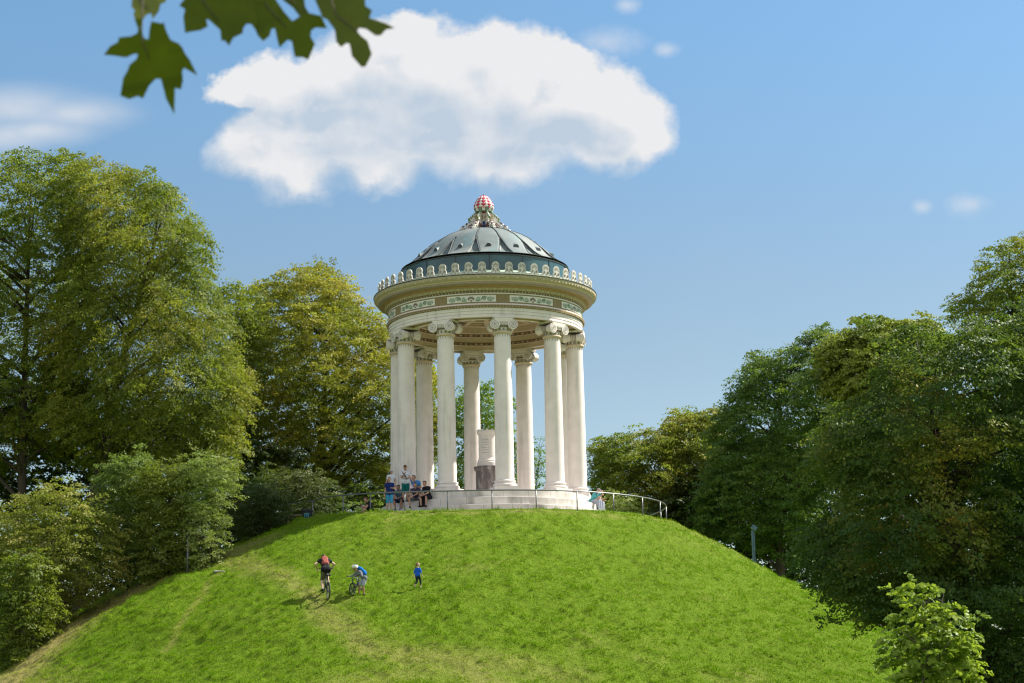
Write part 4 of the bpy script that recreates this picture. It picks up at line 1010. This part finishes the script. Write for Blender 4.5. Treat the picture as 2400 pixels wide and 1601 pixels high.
    if cap:
        kind, cm = cap; k = hs/s
        cp = [(H(-.02,0,.06), H(.005,0,.065), .098*k, .095*k)]
        if kind == 'cap': cp += [(H(.10,.03,.065), H(.15,.02,.055), .018*k, .014*k), (H(.10,-.03,.065), H(.15,-.02,.055), .018*k, .014*k), (H(.10,0,.07), H(.155,0,.06), .018*k, .014*k)]
        else: cp += [(H(-.07,0,.05), H(.05,0,.06), .095*k, .088*k), (H(-.05,.05,.02), H(-.05,-.05,.02), .07*k, .07*k)]
        hc = child('cap' if kind == 'cap' else 'helmet', cp, cm, .010)
        if kind == 'cap':
            b = MB(); b.sphere(tuple(H(.085,0,.09)), .028*hs, 0, 10); b.build('cap_badge', [M['black']], hc)
        else:
            b = MB()
            for q in (-.05,0,.05): b.tube([tuple(H(-.12,q,.10)), tuple(H(-.04,q,.158)), tuple(H(.06,q,.150))], .012*hs, 5, 0)
            b.build('helmet_vent', [M['steel']], hc)
    if strap:
        b = MB(); f_ = belly.normalized() if belly.length > 0 else Vector((0,-1,0))
        b.tube([sh[strap]*1.0-up*-.06*s+f_*.02, ch+sx*.07*strap*s+f_*.125*s-up*.08*s, spine-sx*.03*strap*s+f_*.125*s, hp[-strap]+f_*.09*s+up*.10*s], [.022*s]*4, 6, 0); b.build('strap', [M['black']], o)
    return o
WHT = clothmat('white_cotton', (.72,.74,.80)); NAVY = clothmat('navy_cotton', (.015,.03,.16)); TURQ = clothmat('turquoise_cotton', (.05,.33,.62)); GRN = clothmat('green_cotton', (.01,.16,.14))
GBLU = clothmat('grey_blue_cotton', (.07,.13,.18)); BLUE = clothmat('bright_blue_cotton', (.06,.25,.62)); MAR = clothmat('dark_mauve_cotton', (.06,.045,.085)); BLK = clothmat('black_cotton', (.018,.018,.028))
DKS = clothmat('dark_blue_shorts', (.03,.035,.06)); KHK = clothmat('khaki_cotton', (.14,.13,.08)); GREYC = clothmat('grey_cotton', (.22,.23,.27)); LBLU = clothmat('pale_denim', (.42,.46,.56)); TEALC = clothmat('teal_cotton', (.10,.42,.46))
SHOE = clothmat('black_canvas', (.02,.02,.025)); WSHOE = clothmat('white_canvas', (.65,.64,.62)); BSHOE = clothmat('blue_canvas', (.06,.18,.32)); PINK = clothmat('pale_pink_cotton', (.55,.40,.38)); WHELM = clothmat('white_helmet', (.80,.79,.74))
RUST = clothmat('rust_red_nylon', (.33,.095,.075)); BPB = clothmat('blue_nylon', (.01,.16,.55)); BLKN = clothmat('black_nylon', (.016,.016,.02)); GIRLB = clothmat('girl_blue_top', (.015,.12,.62))
GP = 'young people on the temple steps'
gl = lambda x, y: float(terrain0(np.array([x]), np.array([y]))[0])
person('person in white cap and white shirt standing behind the one in navy', (-4.78,-2.5,-.36), -10, .94, hR=(-.30,.12,.86), hL=(.26,.14,.90), hair='dark', cap=('cap', WHT), shirt=WHT, legs=DKS, leglen=.45, shoes=WSHOE, group=GP)
person('person in navy shirt and turquoise shorts standing inside the handrail', (-4.62,-6.5,gl(-4.62,-6.5)+.01), -4, .925, pelvis=(0,0,.89), chest=(0,-.01,1.34), head=(0,.02,1.55), face=(.35,1,-.05), hR=(-.24,.05,.74), hL=(.16,.26,1.12), hair='brown', shirt=NAVY, sleeve=.5, legs=TURQ, leglen=.5, shoes=BSHOE, group=GP)
person('person in white shirt and green shorts standing on the steps, strap across the chest', (-4.02,-3.55,-.36), 3, 1.04, pelvis=(0,0,1.0), chest=(0,-.01,1.49), head=(-.01,.07,1.70), face=(-.15,.75,-.62), hR=(-.06,.26,1.38), hL=(-.02,.24,1.18), epole=(0,-.5,-.8), hair='brown', shirt=WHT, legs=GRN, leglen=.46, shoes=SHOE, group=GP, strap=-1)
person('person in grey-blue shirt sitting hunched on the steps beside the navy one', (-4.30,-3.22,-.36), -14, 1.0, pelvis=(0,0,.12), chest=(0,.20,.56), head=(.0,.33,.74), face=(-.35,.9,-.2), hL=(.10,.50,.22), hR=(-.12,.50,.24), fL=(.14,.42,-.31), fR=(-.13,.40,-.31), kpole=(0,.8,.6), open_legs=.25, skin=SK2, hair='dark', shirt=GBLU, legs=DKS, leglen=.45, shoes=BSHOE, group=GP)
person('person in bright blue shirt sitting highest on the steps, hand at the mouth', (-3.40,-3.87,0.0), -22, 1.0, pelvis=(0,0,.12), chest=(-.02,.20,.57), head=(-.08,.30,.77), face=(-.45,.9,-.1), hR=(-.10,.42,.66), hL=(.14,.42,.30), fL=(.26,.36,-.29), fR=(-.22,.34,-.29), kpole=(0,.8,.6), open_legs=.3, hair='dark', shirt=BLUE, legs=GREYC, leglen=.45, shoes=SHOE, group=GP)
person('person with reddish hair and dark shirt sitting in front of the bright blue shirt', (-3.46,-4.10,-.36), -8, 1.0, pelvis=(0,0,.12), chest=(0,.22,.54), head=(0,.33,.74), face=(-.05,.95,-.25), hL=(-.06,.52,.20), hR=(-.18,.50,.18), fL=(.24,.42,-.31), fR=(-.24,.42,-.31), kpole=(0,.7,.7), open_legs=.45, hair='red', shirt=MAR, legs=GREYC, leglen=.4, shoes=SHOE, group=GP)
person('person in black shirt sitting rightmost of the group on the steps', (-2.86,-4.54,-.36), -34, 1.0, pelvis=(0,0,.12), chest=(0,.16,.57), head=(-.02,.27,.77), face=(-.3,.9,-.3), hL=(.06,.46,.20), hR=(-.10,.44,.22), fL=(.15,.40,-.31), fR=(-.12,.44,-.31), kpole=(0,.7,.7), open_legs=.2, hair='brown', shirt=BLK, legs=BLK, leglen=.45, shoes=SHOE, group=GP)
person('person in black shirt sitting alone on the ground left of the steps', (-5.55,-5.3,gl(-5.55,-5.3)), -72, .97, pelvis=(0,0,.11), chest=(0,.15,.53), head=(0,.30,.68), face=(0,.85,-.5), hL=(.10,.52,.36), hR=(-.10,.52,.36), fL=(.12,.48,.07), fR=(-.12,.48,.07), kpole=(0,.5,1), open_legs=.2, hair='brown', shirt=BLK, legs=BLK, leglen=.45, shoes=SHOE)
person('person in teal shirt and pale trousers sitting at the right end of the steps', (5.20,-1.32,-.36), 62, 1.0, pelvis=(0,0,.11), chest=(0,.24,.45), head=(0,.40,.60), face=(0,.95,-.3), hL=(.04,.50,.50), hR=(-.04,.52,.34), fL=(.10,.46,-.31), fR=(-.10,.44,-.31), kpole=(0,.7,.7), hair='grey', shirt=TEALC, sleeve=.7, legs=LBLU, leglen=.97, shoes=WSHOE)
person('grey-haired person in pale pink sitting behind the teal shirt', (5.38,-.55,-.36), 75, .97, pelvis=(0,0,.11), chest=(0,.24,.46), head=(0,.37,.61), face=(.1,.95,-.2), hL=(.06,.48,.22), hR=(-.05,.50,.30), fL=(.10,.46,-.31), fR=(-.10,.44,-.31), kpole=(0,.7,.7), hair='grey', shirt=PINK, sleeve=.6, legs=LBLU, leglen=.97, shoes=WSHOE)

# bags
def backpack(name, label, loc, rot, sc, mat, mat2):
    w, d, h = sc
    t = empty(name, loc); t.rotation_euler = rot; setprops(t, label, 'backpack')
    link('bag_body', fused('bag_body', [((-w*.22,0,h*.18),(-w*.22,0,h*.80),d*.46,d*.40),((w*.22,0,h*.18),(w*.22,0,h*.80),d*.46,d*.40),((0,0,h*.15),(0,0,h*.88),d*.5,d*.42)], .014, [mat], 4), t)
    link('front_pocket', fused('front_pocket', [((-w*.2,-d*.38,h*.16),(-w*.18,-d*.36,h*.42),d*.22,d*.2),((w*.2,-d*.38,h*.16),(w*.18,-d*.36,h*.42),d*.22,d*.2),((0,-d*.42,h*.16),(0,-d*.40,h*.44),d*.22,d*.2)], .012, [mat2], 3), t)
    for q in (-1,1):
        b = MB(); b.tube([(w*.2*q,d*.42,h*.9),(w*.26*q,d*.75,h*.75),(w*.27*q,d*.75,h*.4),(w*.25*q,d*.42,h*.12)], .022, 6, 0); b.build('shoulder_strap', [M['black']], t)
    b = MB(); b.tube([(-.04,0,h*.95),(-.03,0,h*1.02),(.03,0,h*1.02),(.04,0,h*.95)], .010, 5, 0); b.build('grab_loop', [M['black']], t)
    return t
backpack('backpack', 'black backpack standing on the step between the sitting people', (-3.18,-4.72,-.74), (R(-8),0,R(-20)), (.30,.20,.44), BLKN, BLKN)

# ------------------------------------------------------------------ bicycles, riders, girl
def bicycle(label, rear, front_dir, wb, rw, fmat, seat_h, bar_h, steer=0):
    fd = Vector((front_dir[0], front_dir[1], 0)).normalized()
    rx = Vector((rear[0], rear[1], tz(rear[0], rear[1])))
    fx = rx+fd*wb; fx.z = tz(fx.x, fx.y)
    y = (fx-rx).normalized(); x = y.cross(Vector((0,0,1))).normalized(); z = x.cross(y)
    t = empty('bicycle', rx); setprops(t, label, 'bicycle')
    t.rotation_euler = Matrix((x, y, z)).transposed().to_euler()
    bb = (0, wb*.41, rw*.86); st = (0, wb*.27, seat_h*.86); hd = (0, wb*.80, bar_h*.86); hb = (0, wb*.83, bar_h*.68)
    b = MB(); r_ = .020
    for a, c in ((bb,st),(st,hd),(bb,hb)): b.tube([a, c], r_, 8, 0)
    b.tube([hd, hb], r_*1.2, 8, 0)
    for q in (-1,1): b.tube([(0.05*q,0,rw), (0.02*q,bb[1],bb[2])], .011, 6, 0); b.tube([(0.05*q,0,rw), (0.02*q,st[1],st[2]*.93)], .010, 6, 0)
    b.build('frame', [fmat], t)
    fk = MB()
    for q in (-1,1): fk.tube([(0,hb[1]+.01,hb[2]), (.055*q,hb[1]+.03,hb[2]-.05), (.055*q,wb,rw)], .014, 6, 0)
    fk.build('fork', [fmat], t)
    for yy in (0, wb):
        w = MB()
        w.lathe([(rw-.045,-.012),(rw-.03,-.014),(rw-.03,.014),(rw-.045,.012),(rw-.045,-.012)], 36, 0)
        w.lathe([(.02,-.04),(.022,.04)], 10, 0)
        for k in range(20):
            a = 2*PI*k/20; w.tube([(.02*math.cos(a), .02*math.sin(a), .03*(1 if k % 2 else -1)), ((rw-.04)*math.cos(a+.15), (rw-.04)*math.sin(a+.15), 0)], .0022, 3, 0, caps=False)
        m4 = Matrix.Translation((0,yy,rw)) @ Matrix.Rotation(R(90),4,'Y'); w.xform(m4)
        wo = w.build('wheel', [M['steel']], t)
        ty = MB(); ty.lathe([(rw-.018+.026*math.cos(2*PI*k/8), .026*math.sin(2*PI*k/8)) for k in range(9)], 40, 0, share=True); ty.xform(m4); ty.build('tyre', [M['black']], wo)
    b = MB(); b.tube([st, (0, st[1]-.03, seat_h-.03)], .014, 6, 0); b.build('seat_post', [M['steel']], t)
    link('saddle', fused('saddle', [((-.05,st[1]-.12,seat_h),(0,st[1]+.14,seat_h),.045,.02),((.05,st[1]-.12,seat_h),(0,st[1]+.14,seat_h),.045,.02)], .012, [M['black']], 2), t)
    b = MB(); b.tube([hd, (0,hd[1]-.02,bar_h-.02)], .014, 6, 0); b.tube([(-.29,hd[1]-.06,bar_h+.03),(-.12,hd[1]-.02,bar_h+.01),(0,hd[1]-.01,bar_h),(.12,hd[1]-.02,bar_h+.01),(.29,hd[1]-.06,bar_h+.03)], .013, 6, 0)
    for q in (-1,1): b.tube([(.29*q,hd[1]-.06,bar_h+.03),(.19*q,hd[1]-.04,bar_h+.02)], .019, 7, 1)
    b.build('handlebar', [M['steel'], M['black']], t)
    b = MB(); b.lathe([(.02,-.01),(.09,-.008),(.09,.008),(.02,.01)], 20, 0)
    m4 = Matrix.Translation((.05,bb[1],bb[2])) @ Matrix.Rotation(R(90),4,'Y'); b.xform(m4)
    for q in (-1,1):
        e = (.09*q, bb[1]+.05*q, bb[2]-.155*q*-1 if q < 0 else bb[2]-.155)
        b.tube([(.06*q,bb[1],bb[2]), e], .011, 6, 0); b.box((e[0]+.05*q, e[1], e[2]), (.09,.07,.02), 1)
    b.build('crank', [M['steel'], M['black']], t)
    return t, Matrix.Translation(rx) @ Matrix((x, y, z)).transposed().to_4x4()
FR1 = pmat('dark_bike_paint', (.03,.035,.04), (.04,.045,.05), 8, .35); FR2 = pmat('grey_bike_paint', (.10,.11,.12), (.07,.08,.09), 8, .35)
h1 = (-.27, .96)
bk, bm = bicycle('dark adult bicycle ridden uphill on the grass', (-6.14,-21.12), h1, 1.08, .345, FR1, .93, .98)
az1 = math.degrees(math.atan2(h1[0], -h1[1]))
base = Vector((-6.14,-21.12,tz(-6.14,-21.12)))
GC = 'cycling pair on the slope'
person('person with rust-red backpack riding a bicycle uphill, seen from behind', base, az1, 1.0, pelvis=(0,.42,1.20), chest=(0,.76,1.60), head=(0,.96,1.70), face=(0,.85,-.35), hL=(.29,.84,1.27), hR=(-.29,.84,1.27), fL=(.13,.48,.44), fR=(-.13,.56,.68), kpole=(0,1,.3), epole=(0,-.3,-.3), skin=SKP, hair='dark', shirt=BLKN, sleeve=.45, legs=KHK, leglen=.50, shoes=SHOE)
fw = Vector((h1[0], h1[1], 0)).normalized()
p = base+fw*.50+Vector((0,0,1.36))
backpack('backpack', 'rust-red backpack on the back of the uphill cyclist', p, (R(-38),0,math.atan2(fw.y, fw.x)-PI/2), (.31,.20,.50), RUST, RUST)
h2 = (-.34,-.94)
rear2 = (-4.86,-20.42)
bicycle('small grey bicycle of the child in the white helmet', rear2, h2, .86, .255, FR2, .62, .72)
fo = Vector((-4.72,-21.02,tz(-4.72,-21.02)))
azb = -58.0
fwb = Vector((math.sin(R(azb)), -math.cos(R(azb)))); lfb = Vector((math.cos(R(azb)), math.sin(R(azb))))
fd2 = Vector((h2[0],h2[1])).normalized(); br = Vector((fd2.y,-fd2.x))
hbw = Vector(rear2)+fd2*(.86*.74)-Vector((fo.x,fo.y))
def lf(w, z): return (w.dot(lfb), w.dot(fwb), z)
hz = tz(rear2[0]+fd2.x*.64, rear2[1]+fd2.y*.64)-fo.z+.74
person('child in white helmet leaning over the small bicycle', fo, azb, .76, pelvis=(.02,-.02,.70), chest=(.0,.25,.95), head=(.0,.40,1.10), face=(-.25,.95,-.1), hL=lf(hbw+br*-.27,hz+.02), hR=lf(hbw+br*.27,hz+.02), fL=(.02,0,.06), fR=(-.22,.10,.10), kpole=(0,1,.2), epole=(0,-.2,-.9), skin=SK2, hair='brown', cap=('helmet', WHELM), shirt=GREYC, sleeve=1.6, legs=LBLU, leglen=.40, shoes=SHOE, kid=True)
p = fo+Vector((fwb.x*-.06,fwb.y*-.06,.82))
backpack('backpack', 'bright blue backpack on the child in the white helmet', p, (R(-44),0,math.atan2(fwb.y, fwb.x)-PI/2), (.30,.20,.42), BPB, BPB)
gx, gy = -2.60,-20.60
person('small child in blue top and dark leggings walking up the grass', (gx,gy,tz(gx,gy)), 150, .57, pelvis=(0,0,.53), chest=(0,.02,.77), head=(0,.03,.94), face=(-.75,.6,-.1), hL=(.17,.0,.48), hR=(-.16,.10,.50), fL=(.07,-.12,.10), fR=(-.07,.12,.06), skin=SKP, hair='fair', long_hair=True, shirt=GIRLB, sleeve=1.2, legs=DKS, leglen=.80, shoes=WSHOE, kid=True)

# ------------------------------------------------------------------ small things
def bin_():
    x, y = -8.75, -4.6; z = gl(x, y)
    t = empty('litter_bin', (x, y, z)); setprops(t, 'dark litter bin with turquoise marking at the left end of the handrail', 'bin')
    b = MB(); b.lathe([(.21,-.1),(.24,.0),(.26,.42),(.255,.44)], 20, 0); b.disc(.2,.42,20,0); b.build('bin_body', [M['bin']], t)
    b = MB(); b.lathe([(.275,.42),(.285,.44),(.285,.52),(.25,.56),(.02,.58)], 20, 0); b.build('lid', [M['black']], t)
    b = MB(); r_ = .262
    def st(a0, a1, z0, z1):
        V = [(r_*math.sin(R(a)), -r_*math.cos(R(a)), zz) for a in (a0, a1) for zz in (z0, z1)]; b.add(V, [(0,2,3,1)], 0)
    st(-24,-20,.14,.32); st(-24,-2,.30,.335); st(-6,-2,.14,.32); st(4,8,.14,.32); st(4,24,.30,.335); st(20,24,.14,.32)
    b.build('marking', [M['cyan']], t)
bin_()
t = empty('wooden_rail', (-8.9,-4.2,gl(-8.9,-4.2))); setprops(t, 'low weathered wooden rail beside the dark bin', 'rail')
b = MB(); b.tube([(-1.1,.1,.26),(.2,.0,.30),(1.4,-.1,.22)], .045, 7, 0); b.build('beam', [M['wood']], t)
for x in (-.8,1.1):
    b = MB(); b.tube([(x,.0,-.3),(x,.0,.24)], .05, 7, 0); b.build('post', [M['wood']], t)
x, y = 12.75, -5.2; z = tz(x, y)
t = empty('floodlight_post', (x, y, z)); setprops(t, 'slim blue-grey floodlight post standing on the right slope before dark trees', 'lamp post')
b = MB(); b.box((-.035,0,.75), (.07,.09,1.7), 0); b.box((.05,0,.75), (.05,.06,1.7), 0); b.box((0,0,.02), (.24,.24,.06), 0); b.build('pole', [M['lampblue']], t)
b = MB(); m = Matrix.Rotation(R(35),3,'Y'); b.box((.06,-.02,1.72), (.26,.26,.20), 0, mat=m); h_ = b.build('lamp_head', [M['lampblue']], t)
b = MB(); b.box((.14,-.02,1.66), (.02,.22,.17), 0, mat=m); b.build('lamp_lens', [M['glass']], h_)
x, y = -13.5,-10.6; z = tz(x, y)
t = empty('marker_post', (x, y, z)); setprops(t, 'grey post with dark cap half hidden in the grey-green shrub', 'post')
b = MB(); b.tube([(0,0,-.3),(0,0,1.5)], .055, 8, 0); b.build('pole', [M['steel']], t)
b = MB(); b.lathe([(.06,1.5),(.10,1.52),(.11,1.72),(.07,1.78),(.01,1.79)], 12, 0); b.build('cap', [M['black']], t)
x, y = -11.74,-12.68
b = MB(); rr = np.random.default_rng(5)
V, F = cap_pts((-.14,0,0),(.14,.03,.0),.15,.11,12); V = [(v[0]*1.0+rr.normal(0,.012), v[1]*.9+rr.normal(0,.012), v[2]*.40) for v in V]; b.add(V, F, 0, True)
o = b.build('rock', [M['greyrock']], None, (x, y, tz(x, y)+.045)); setprops(o, 'flat grey stone lying in the grass on the left slope', 'rock')

# ------------------------------------------------------------------ camera
cam = bpy.data.cameras.new('camera'); co = bpy.data.objects.new('camera', cam); COL.objects.link(co)
cam.sensor_width = 36; cam.lens = 36*4524/2400; cam.clip_start = .1; cam.clip_end = 6000
co.matrix_world = Matrix.Translation((1.35,-98.1,-10.49)) @ Matrix.Rotation(R(90+10.82),4,'X') @ Matrix.Rotation(R(-1.1),4,'Z')
cam.dof.use_dof = True; cam.dof.focus_distance = 95; cam.dof.aperture_fstop = 7.1
scene.camera = co

# ------------------------------------------------------------------ light and sky
SUN_AZ, SUN_EL = 70.0, 48.0              # azimuth clockwise from +Y
sd = Vector((math.sin(R(SUN_AZ))*math.cos(R(SUN_EL)), math.cos(R(SUN_AZ))*math.cos(R(SUN_EL)), math.sin(R(SUN_EL))))
sl = bpy.data.lights.new('sun', 'SUN'); sl.energy = 3.8; sl.angle = R(.5); sl.color = (1,.93,.815)
so = bpy.data.objects.new('sun', sl); COL.objects.link(so); so.location = sd*200; so.rotation_euler = (-sd).to_track_quat('-Z','Y').to_euler()
w = bpy.data.worlds.new('World'); scene.world = w; w.use_nodes = True
nt = w.node_tree; nt.nodes.clear()
out = nt.nodes.new('ShaderNodeOutputWorld')
sky = nt.nodes.new('ShaderNodeTexSky'); sky.sky_type = 'NISHITA'; sky.sun_disc = False
sky.sun_elevation = R(SUN_EL); sky.sun_rotation = R(SUN_AZ); sky.air_density = 1.0; sky.dust_density = .6; sky.ozone_density = 2.0; sky.altitude = 500
def mth(op, a, b=None, c=None, clamp=False):
    n = nt.nodes.new('ShaderNodeMath'); n.operation = op; n.use_clamp = clamp
    for i, v in enumerate((a, b, c)):
        if v is None: continue
        if isinstance(v, (int, float)): n.inputs[i].default_value = v
        else: L(nt, v, n.inputs[i])
    return n.outputs[0]
def sstep(v, a, b):
    n = nt.nodes.new('ShaderNodeMapRange'); n.interpolation_type = 'SMOOTHSTEP'; n.inputs[1].default_value = a; n.inputs[2].default_value = b
    L(nt, v, n.inputs[0]); return n.outputs[0]
tc = nt.nodes.new('ShaderNodeTexCoord'); sp = nt.nodes.new('ShaderNodeSeparateXYZ'); L(nt, tc.outputs['Generated'], sp.inputs[0])
yy = mth('MAXIMUM', sp.outputs[1], .05)
cu = mth('DIVIDE', sp.outputs[0], yy); cv = mth('DIVIDE', sp.outputs[2], yy)          # sky directions east / up of north
cb = nt.nodes.new('ShaderNodeCombineXYZ'); L(nt, cu, cb.inputs[0]); L(nt, cv, cb.inputs[1])
def wnoise(scale, det, rough, w_=0, sy=1.0, off=0.0):
    n = nt.nodes.new('ShaderNodeTexNoise'); n.inputs['Scale'].default_value = scale; n.inputs['Detail'].default_value = det; n.inputs['Roughness'].default_value = rough
    mp = nt.nodes.new('ShaderNodeMapping'); mp.inputs['Scale'].default_value = (1,sy,1); mp.inputs['Location'].default_value = (off,off*.7,off*1.3); L(nt, cb.outputs[0], mp.inputs[0]); L(nt, mp.outputs[0], n.inputs['Vector'])
    return n.outputs[0]
def vmath(op, a, b=None, sc=None):
    n = nt.nodes.new('ShaderNodeVectorMath'); n.operation = op; L(nt, a, n.inputs[0])
    if b is not None:
        if isinstance(b, tuple): n.inputs[1].default_value = b
        else: L(nt, b, n.inputs[1])
    if sc is not None: n.inputs['Scale'].default_value = sc
    return n.outputs['Value' if op == 'LENGTH' else 0]
def nz_at(v, scale, det, rough, col=False):
    n = nt.nodes.new('ShaderNodeTexNoise'); n.inputs['Scale'].default_value = scale; n.inputs['Detail'].default_value = det; n.inputs['Roughness'].default_value = rough
    L(nt, v, n.inputs['Vector']); return n.outputs['Color' if col else 0]
def blobs(v, lst, k=.22):
    acc = None
    for (u, w_, ru, rv) in lst:
        d = mth('SUBTRACT', 1.0, vmath('LENGTH', vmath('DIVIDE', vmath('SUBTRACT', v, (u, w_, 0)), (ru, rv, 1))))
        acc = d if acc is None else mth('SMOOTH_MAX', acc, d, k)
    return acc
def heap(v):
    """density of the big cloud in a direction: heaps warped so that they bulge, with torn fine edges"""
    w1 = vmath('SCALE', vmath('SUBTRACT', nz_at(v, 24, 4, .55, True), (.5,.5,.5)), None, .034)
    w2 = vmath('SCALE', vmath('SUBTRACT', nz_at(v, 95, 5, .6, True), (.5,.5,.5)), None, .010)
    p = vmath('ADD', vmath('ADD', v, w1), w2)
    f = blobs(p, CLOUD_BIG)
    f = mth('ADD', f, mth('MULTIPLY', mth('SUBTRACT', nz_at(v, 42, 8, .56), .5), .46))
    return mth('ADD', f, mth('MULTIPLY', mth('SUBTRACT', nz_at(v, 150, 6, .6), .5), .16))
CLOUD_BIG = [(-0.0269, 0.3318, 0.061, 0.0375), (-0.0859, 0.311, 0.054, 0.0258), (0.0197, 0.3064, 0.0516, 0.0235), (0.0155, 0.331, 0.0352, 0.0282), (0.0388, 0.3207, 0.0375, 0.0305), (0.062, 0.3104, 0.0282, 0.0258), (0.0734, 0.3005, 0.0176, 0.0164), (-0.0622, 0.3424, 0.0422, 0.0258), (-0.0953, 0.3357, 0.0399, 0.0211), (-0.1283, 0.3363, 0.0258, 0.0164), (-0.1472, 0.3343, 0.0188, 0.0106), (-0.1235, 0.3166, 0.0258, 0.0164), (-0.1352, 0.2997, 0.0282, 0.0223), (-0.1141, 0.2884, 0.0317, 0.0223), (-0.0789, 0.2974, 0.0399, 0.0223), (-0.0391, 0.3003, 0.0493, 0.0223), (0.0029, 0.2909, 0.0305, 0.0211), (0.0523, 0.2972, 0.0329, 0.0164), (-0.0101, 0.3488, 0.0305, 0.0211), (-0.0526, 0.3571, 0.0211, 0.0164), (0.0323, 0.343, 0.0188, 0.0141), (-0.1117, 0.2787, 0.0188, 0.0117), (-0.0673, 0.2851, 0.0211, 0.0129)]
CLOUD_SHADE = [(-0.039, 0.3051, 0.061, 0.0164), (-0.0953, 0.316, 0.0469, 0.0141), (-0.0157, 0.2974, 0.0469, 0.0141), (0.0266, 0.3038, 0.0399, 0.0117), (-0.0623, 0.3252, 0.0375, 0.0117)]
CLOUD_WISP = [(-0.2648, 0.3243, 0.0352, 0.0129), (-0.2341, 0.3208, 0.0352, 0.0094), (-0.2527, 0.3118, 0.0329, 0.0082), (-0.2691, 0.3097, 0.0211, 0.0106)]
CLOUD_PUFF = [(0.0539, 0.3562, 0.0176, 0.0082), (0.0869, 0.3506, 0.0066, 0.0042), (0.2456, 0.2608, 0.0106, 0.0066), (0.2199, 0.2601, 0.0052, 0.0038), (0.0664, 0.3766, 0.007, 0.0042)]
CLOUD_LIT = (4.4,4.42,4.5,1)
CLOUD_GREY = (2.75,3.25,3.85,1)
CLOUD_FILL = (4.7,4.5,4.75,1)
SKY_LOW = (.70,.68,.61,1)
SKY_HIGH = (.70,.86,.85,1)
SKY_STRENGTH = .075
EXPOSURE = 1.35
field = heap(cb.outputs[0])
fsun = heap(vmath('ADD', cb.outputs[0], (.012,.016,0)))           # the same cloud a step towards the sun
edge = mth('ADD', .30, mth('MULTIPLY', sstep(cv, .345, .275), .36))
dens = mth('POWER', mth('DIVIDE', mth('ADD', field, .10), edge, clamp=True), 1.15)
low = mth('ADD', blobs(cb.outputs[0], CLOUD_SHADE, .4), mth('MULTIPLY', mth('SUBTRACT', nz_at(cb.outputs[0], 19, 6, .52), .5), 1.3))
core = mth('MULTIPLY', sstep(field, .18, .85), mth('ADD', .22, mth('MULTIPLY', sstep(low, -.5, .8), .78)))
shade = mth('ADD', mth('MULTIPLY', core, 1.3), mth('MULTIPLY', mth('SUBTRACT', fsun, field), 1.25), clamp=True)
wis = mth('ADD', blobs(cb.outputs[0], CLOUD_WISP, .5), mth('MULTIPLY', mth('SUBTRACT', wnoise(20, 6, .55, sy=1.8, off=7.7), .5), .8))
wisp = mth('MULTIPLY', sstep(wis, -.5, 1.2), .68)
puf = mth('ADD', blobs(cb.outputs[0], CLOUD_PUFF), mth('MULTIPLY', mth('SUBTRACT', wnoise(60, 7, .6, off=1.7), .5), 1.5))
puff = mth('MULTIPLY', sstep(puf, -.45, 1.3), .5)
haze = mth('MULTIPLY', sstep(mth('ADD', nz_at(cb.outputs[0], 5, 4, .5), mth('MULTIPLY', cu, .25)), .50, .85), .10)   # thin veil
cov = mth('MAXIMUM', mth('MAXIMUM', dens, wisp), mth('MAXIMUM', puff, haze), clamp=True)
ccol = nt.nodes.new('ShaderNodeMix'); ccol.data_type = 'RGBA'; ccol.inputs[6].default_value = CLOUD_LIT; ccol.inputs[7].default_value = CLOUD_GREY
L(nt, shade, ccol.inputs[0])
tint = nt.nodes.new('ShaderNodeMix'); tint.data_type = 'RGBA'; tint.blend_type = 'MULTIPLY'; tint.inputs[0].default_value = 1; tg = nt.nodes.new('ShaderNodeMix'); tg.data_type = 'RGBA'; tg.inputs[6].default_value = SKY_LOW; tg.inputs[7].default_value = SKY_HIGH
L(nt, sstep(cv, .17, .40), tg.inputs[0]); L(nt, tg.outputs[2], tint.inputs[7])
L(nt, sky.outputs[0], tint.inputs[6])
mxc = nt.nodes.new('ShaderNodeMix'); mxc.data_type = 'RGBA'; L(nt, cov, mxc.inputs[0]); L(nt, tint.outputs[2], mxc.inputs[6]); L(nt, ccol.outputs[2], mxc.inputs[7])
# unseen white clouds added behind the camera to fill the shaded temple front
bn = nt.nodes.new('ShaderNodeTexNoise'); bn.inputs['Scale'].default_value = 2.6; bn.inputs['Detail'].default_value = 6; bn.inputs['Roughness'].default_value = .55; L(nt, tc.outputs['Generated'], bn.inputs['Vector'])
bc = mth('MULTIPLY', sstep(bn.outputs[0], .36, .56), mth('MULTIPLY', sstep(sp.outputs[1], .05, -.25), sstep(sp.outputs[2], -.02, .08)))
mxb = nt.nodes.new('ShaderNodeMix'); mxb.data_type = 'RGBA'; mxb.inputs[7].default_value = CLOUD_FILL; L(nt, bc, mxb.inputs[0]); L(nt, mxc.outputs[2], mxb.inputs[6])
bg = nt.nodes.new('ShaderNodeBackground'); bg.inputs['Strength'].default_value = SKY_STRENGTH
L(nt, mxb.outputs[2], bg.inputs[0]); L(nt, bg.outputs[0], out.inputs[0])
w.cycles.sampling_method = 'MANUAL'; w.cycles.sample_map_resolution = 1024

vs_ = scene.view_settings; scene.display_settings.display_device = 'sRGB'
vs_.view_transform = 'Standard'; vs_.look = 'None'; vs_.gamma = 1; vs_.exposure = EXPOSURE
scene.render.film_transparent = False
scene.cycles.max_bounces = 8; scene.cycles.diffuse_bounces = 4; scene.cycles.glossy_bounces = 2; scene.cycles.transmission_bounces = 4; scene.cycles.transparent_max_bounces = 4
scene.cycles.use_denoising = True; scene.cycles.denoising_prefilter = 'ACCURATE'
scene.cycles.pixel_filter_type = 'BLACKMAN_HARRIS'; scene.cycles.filter_width = 1.25
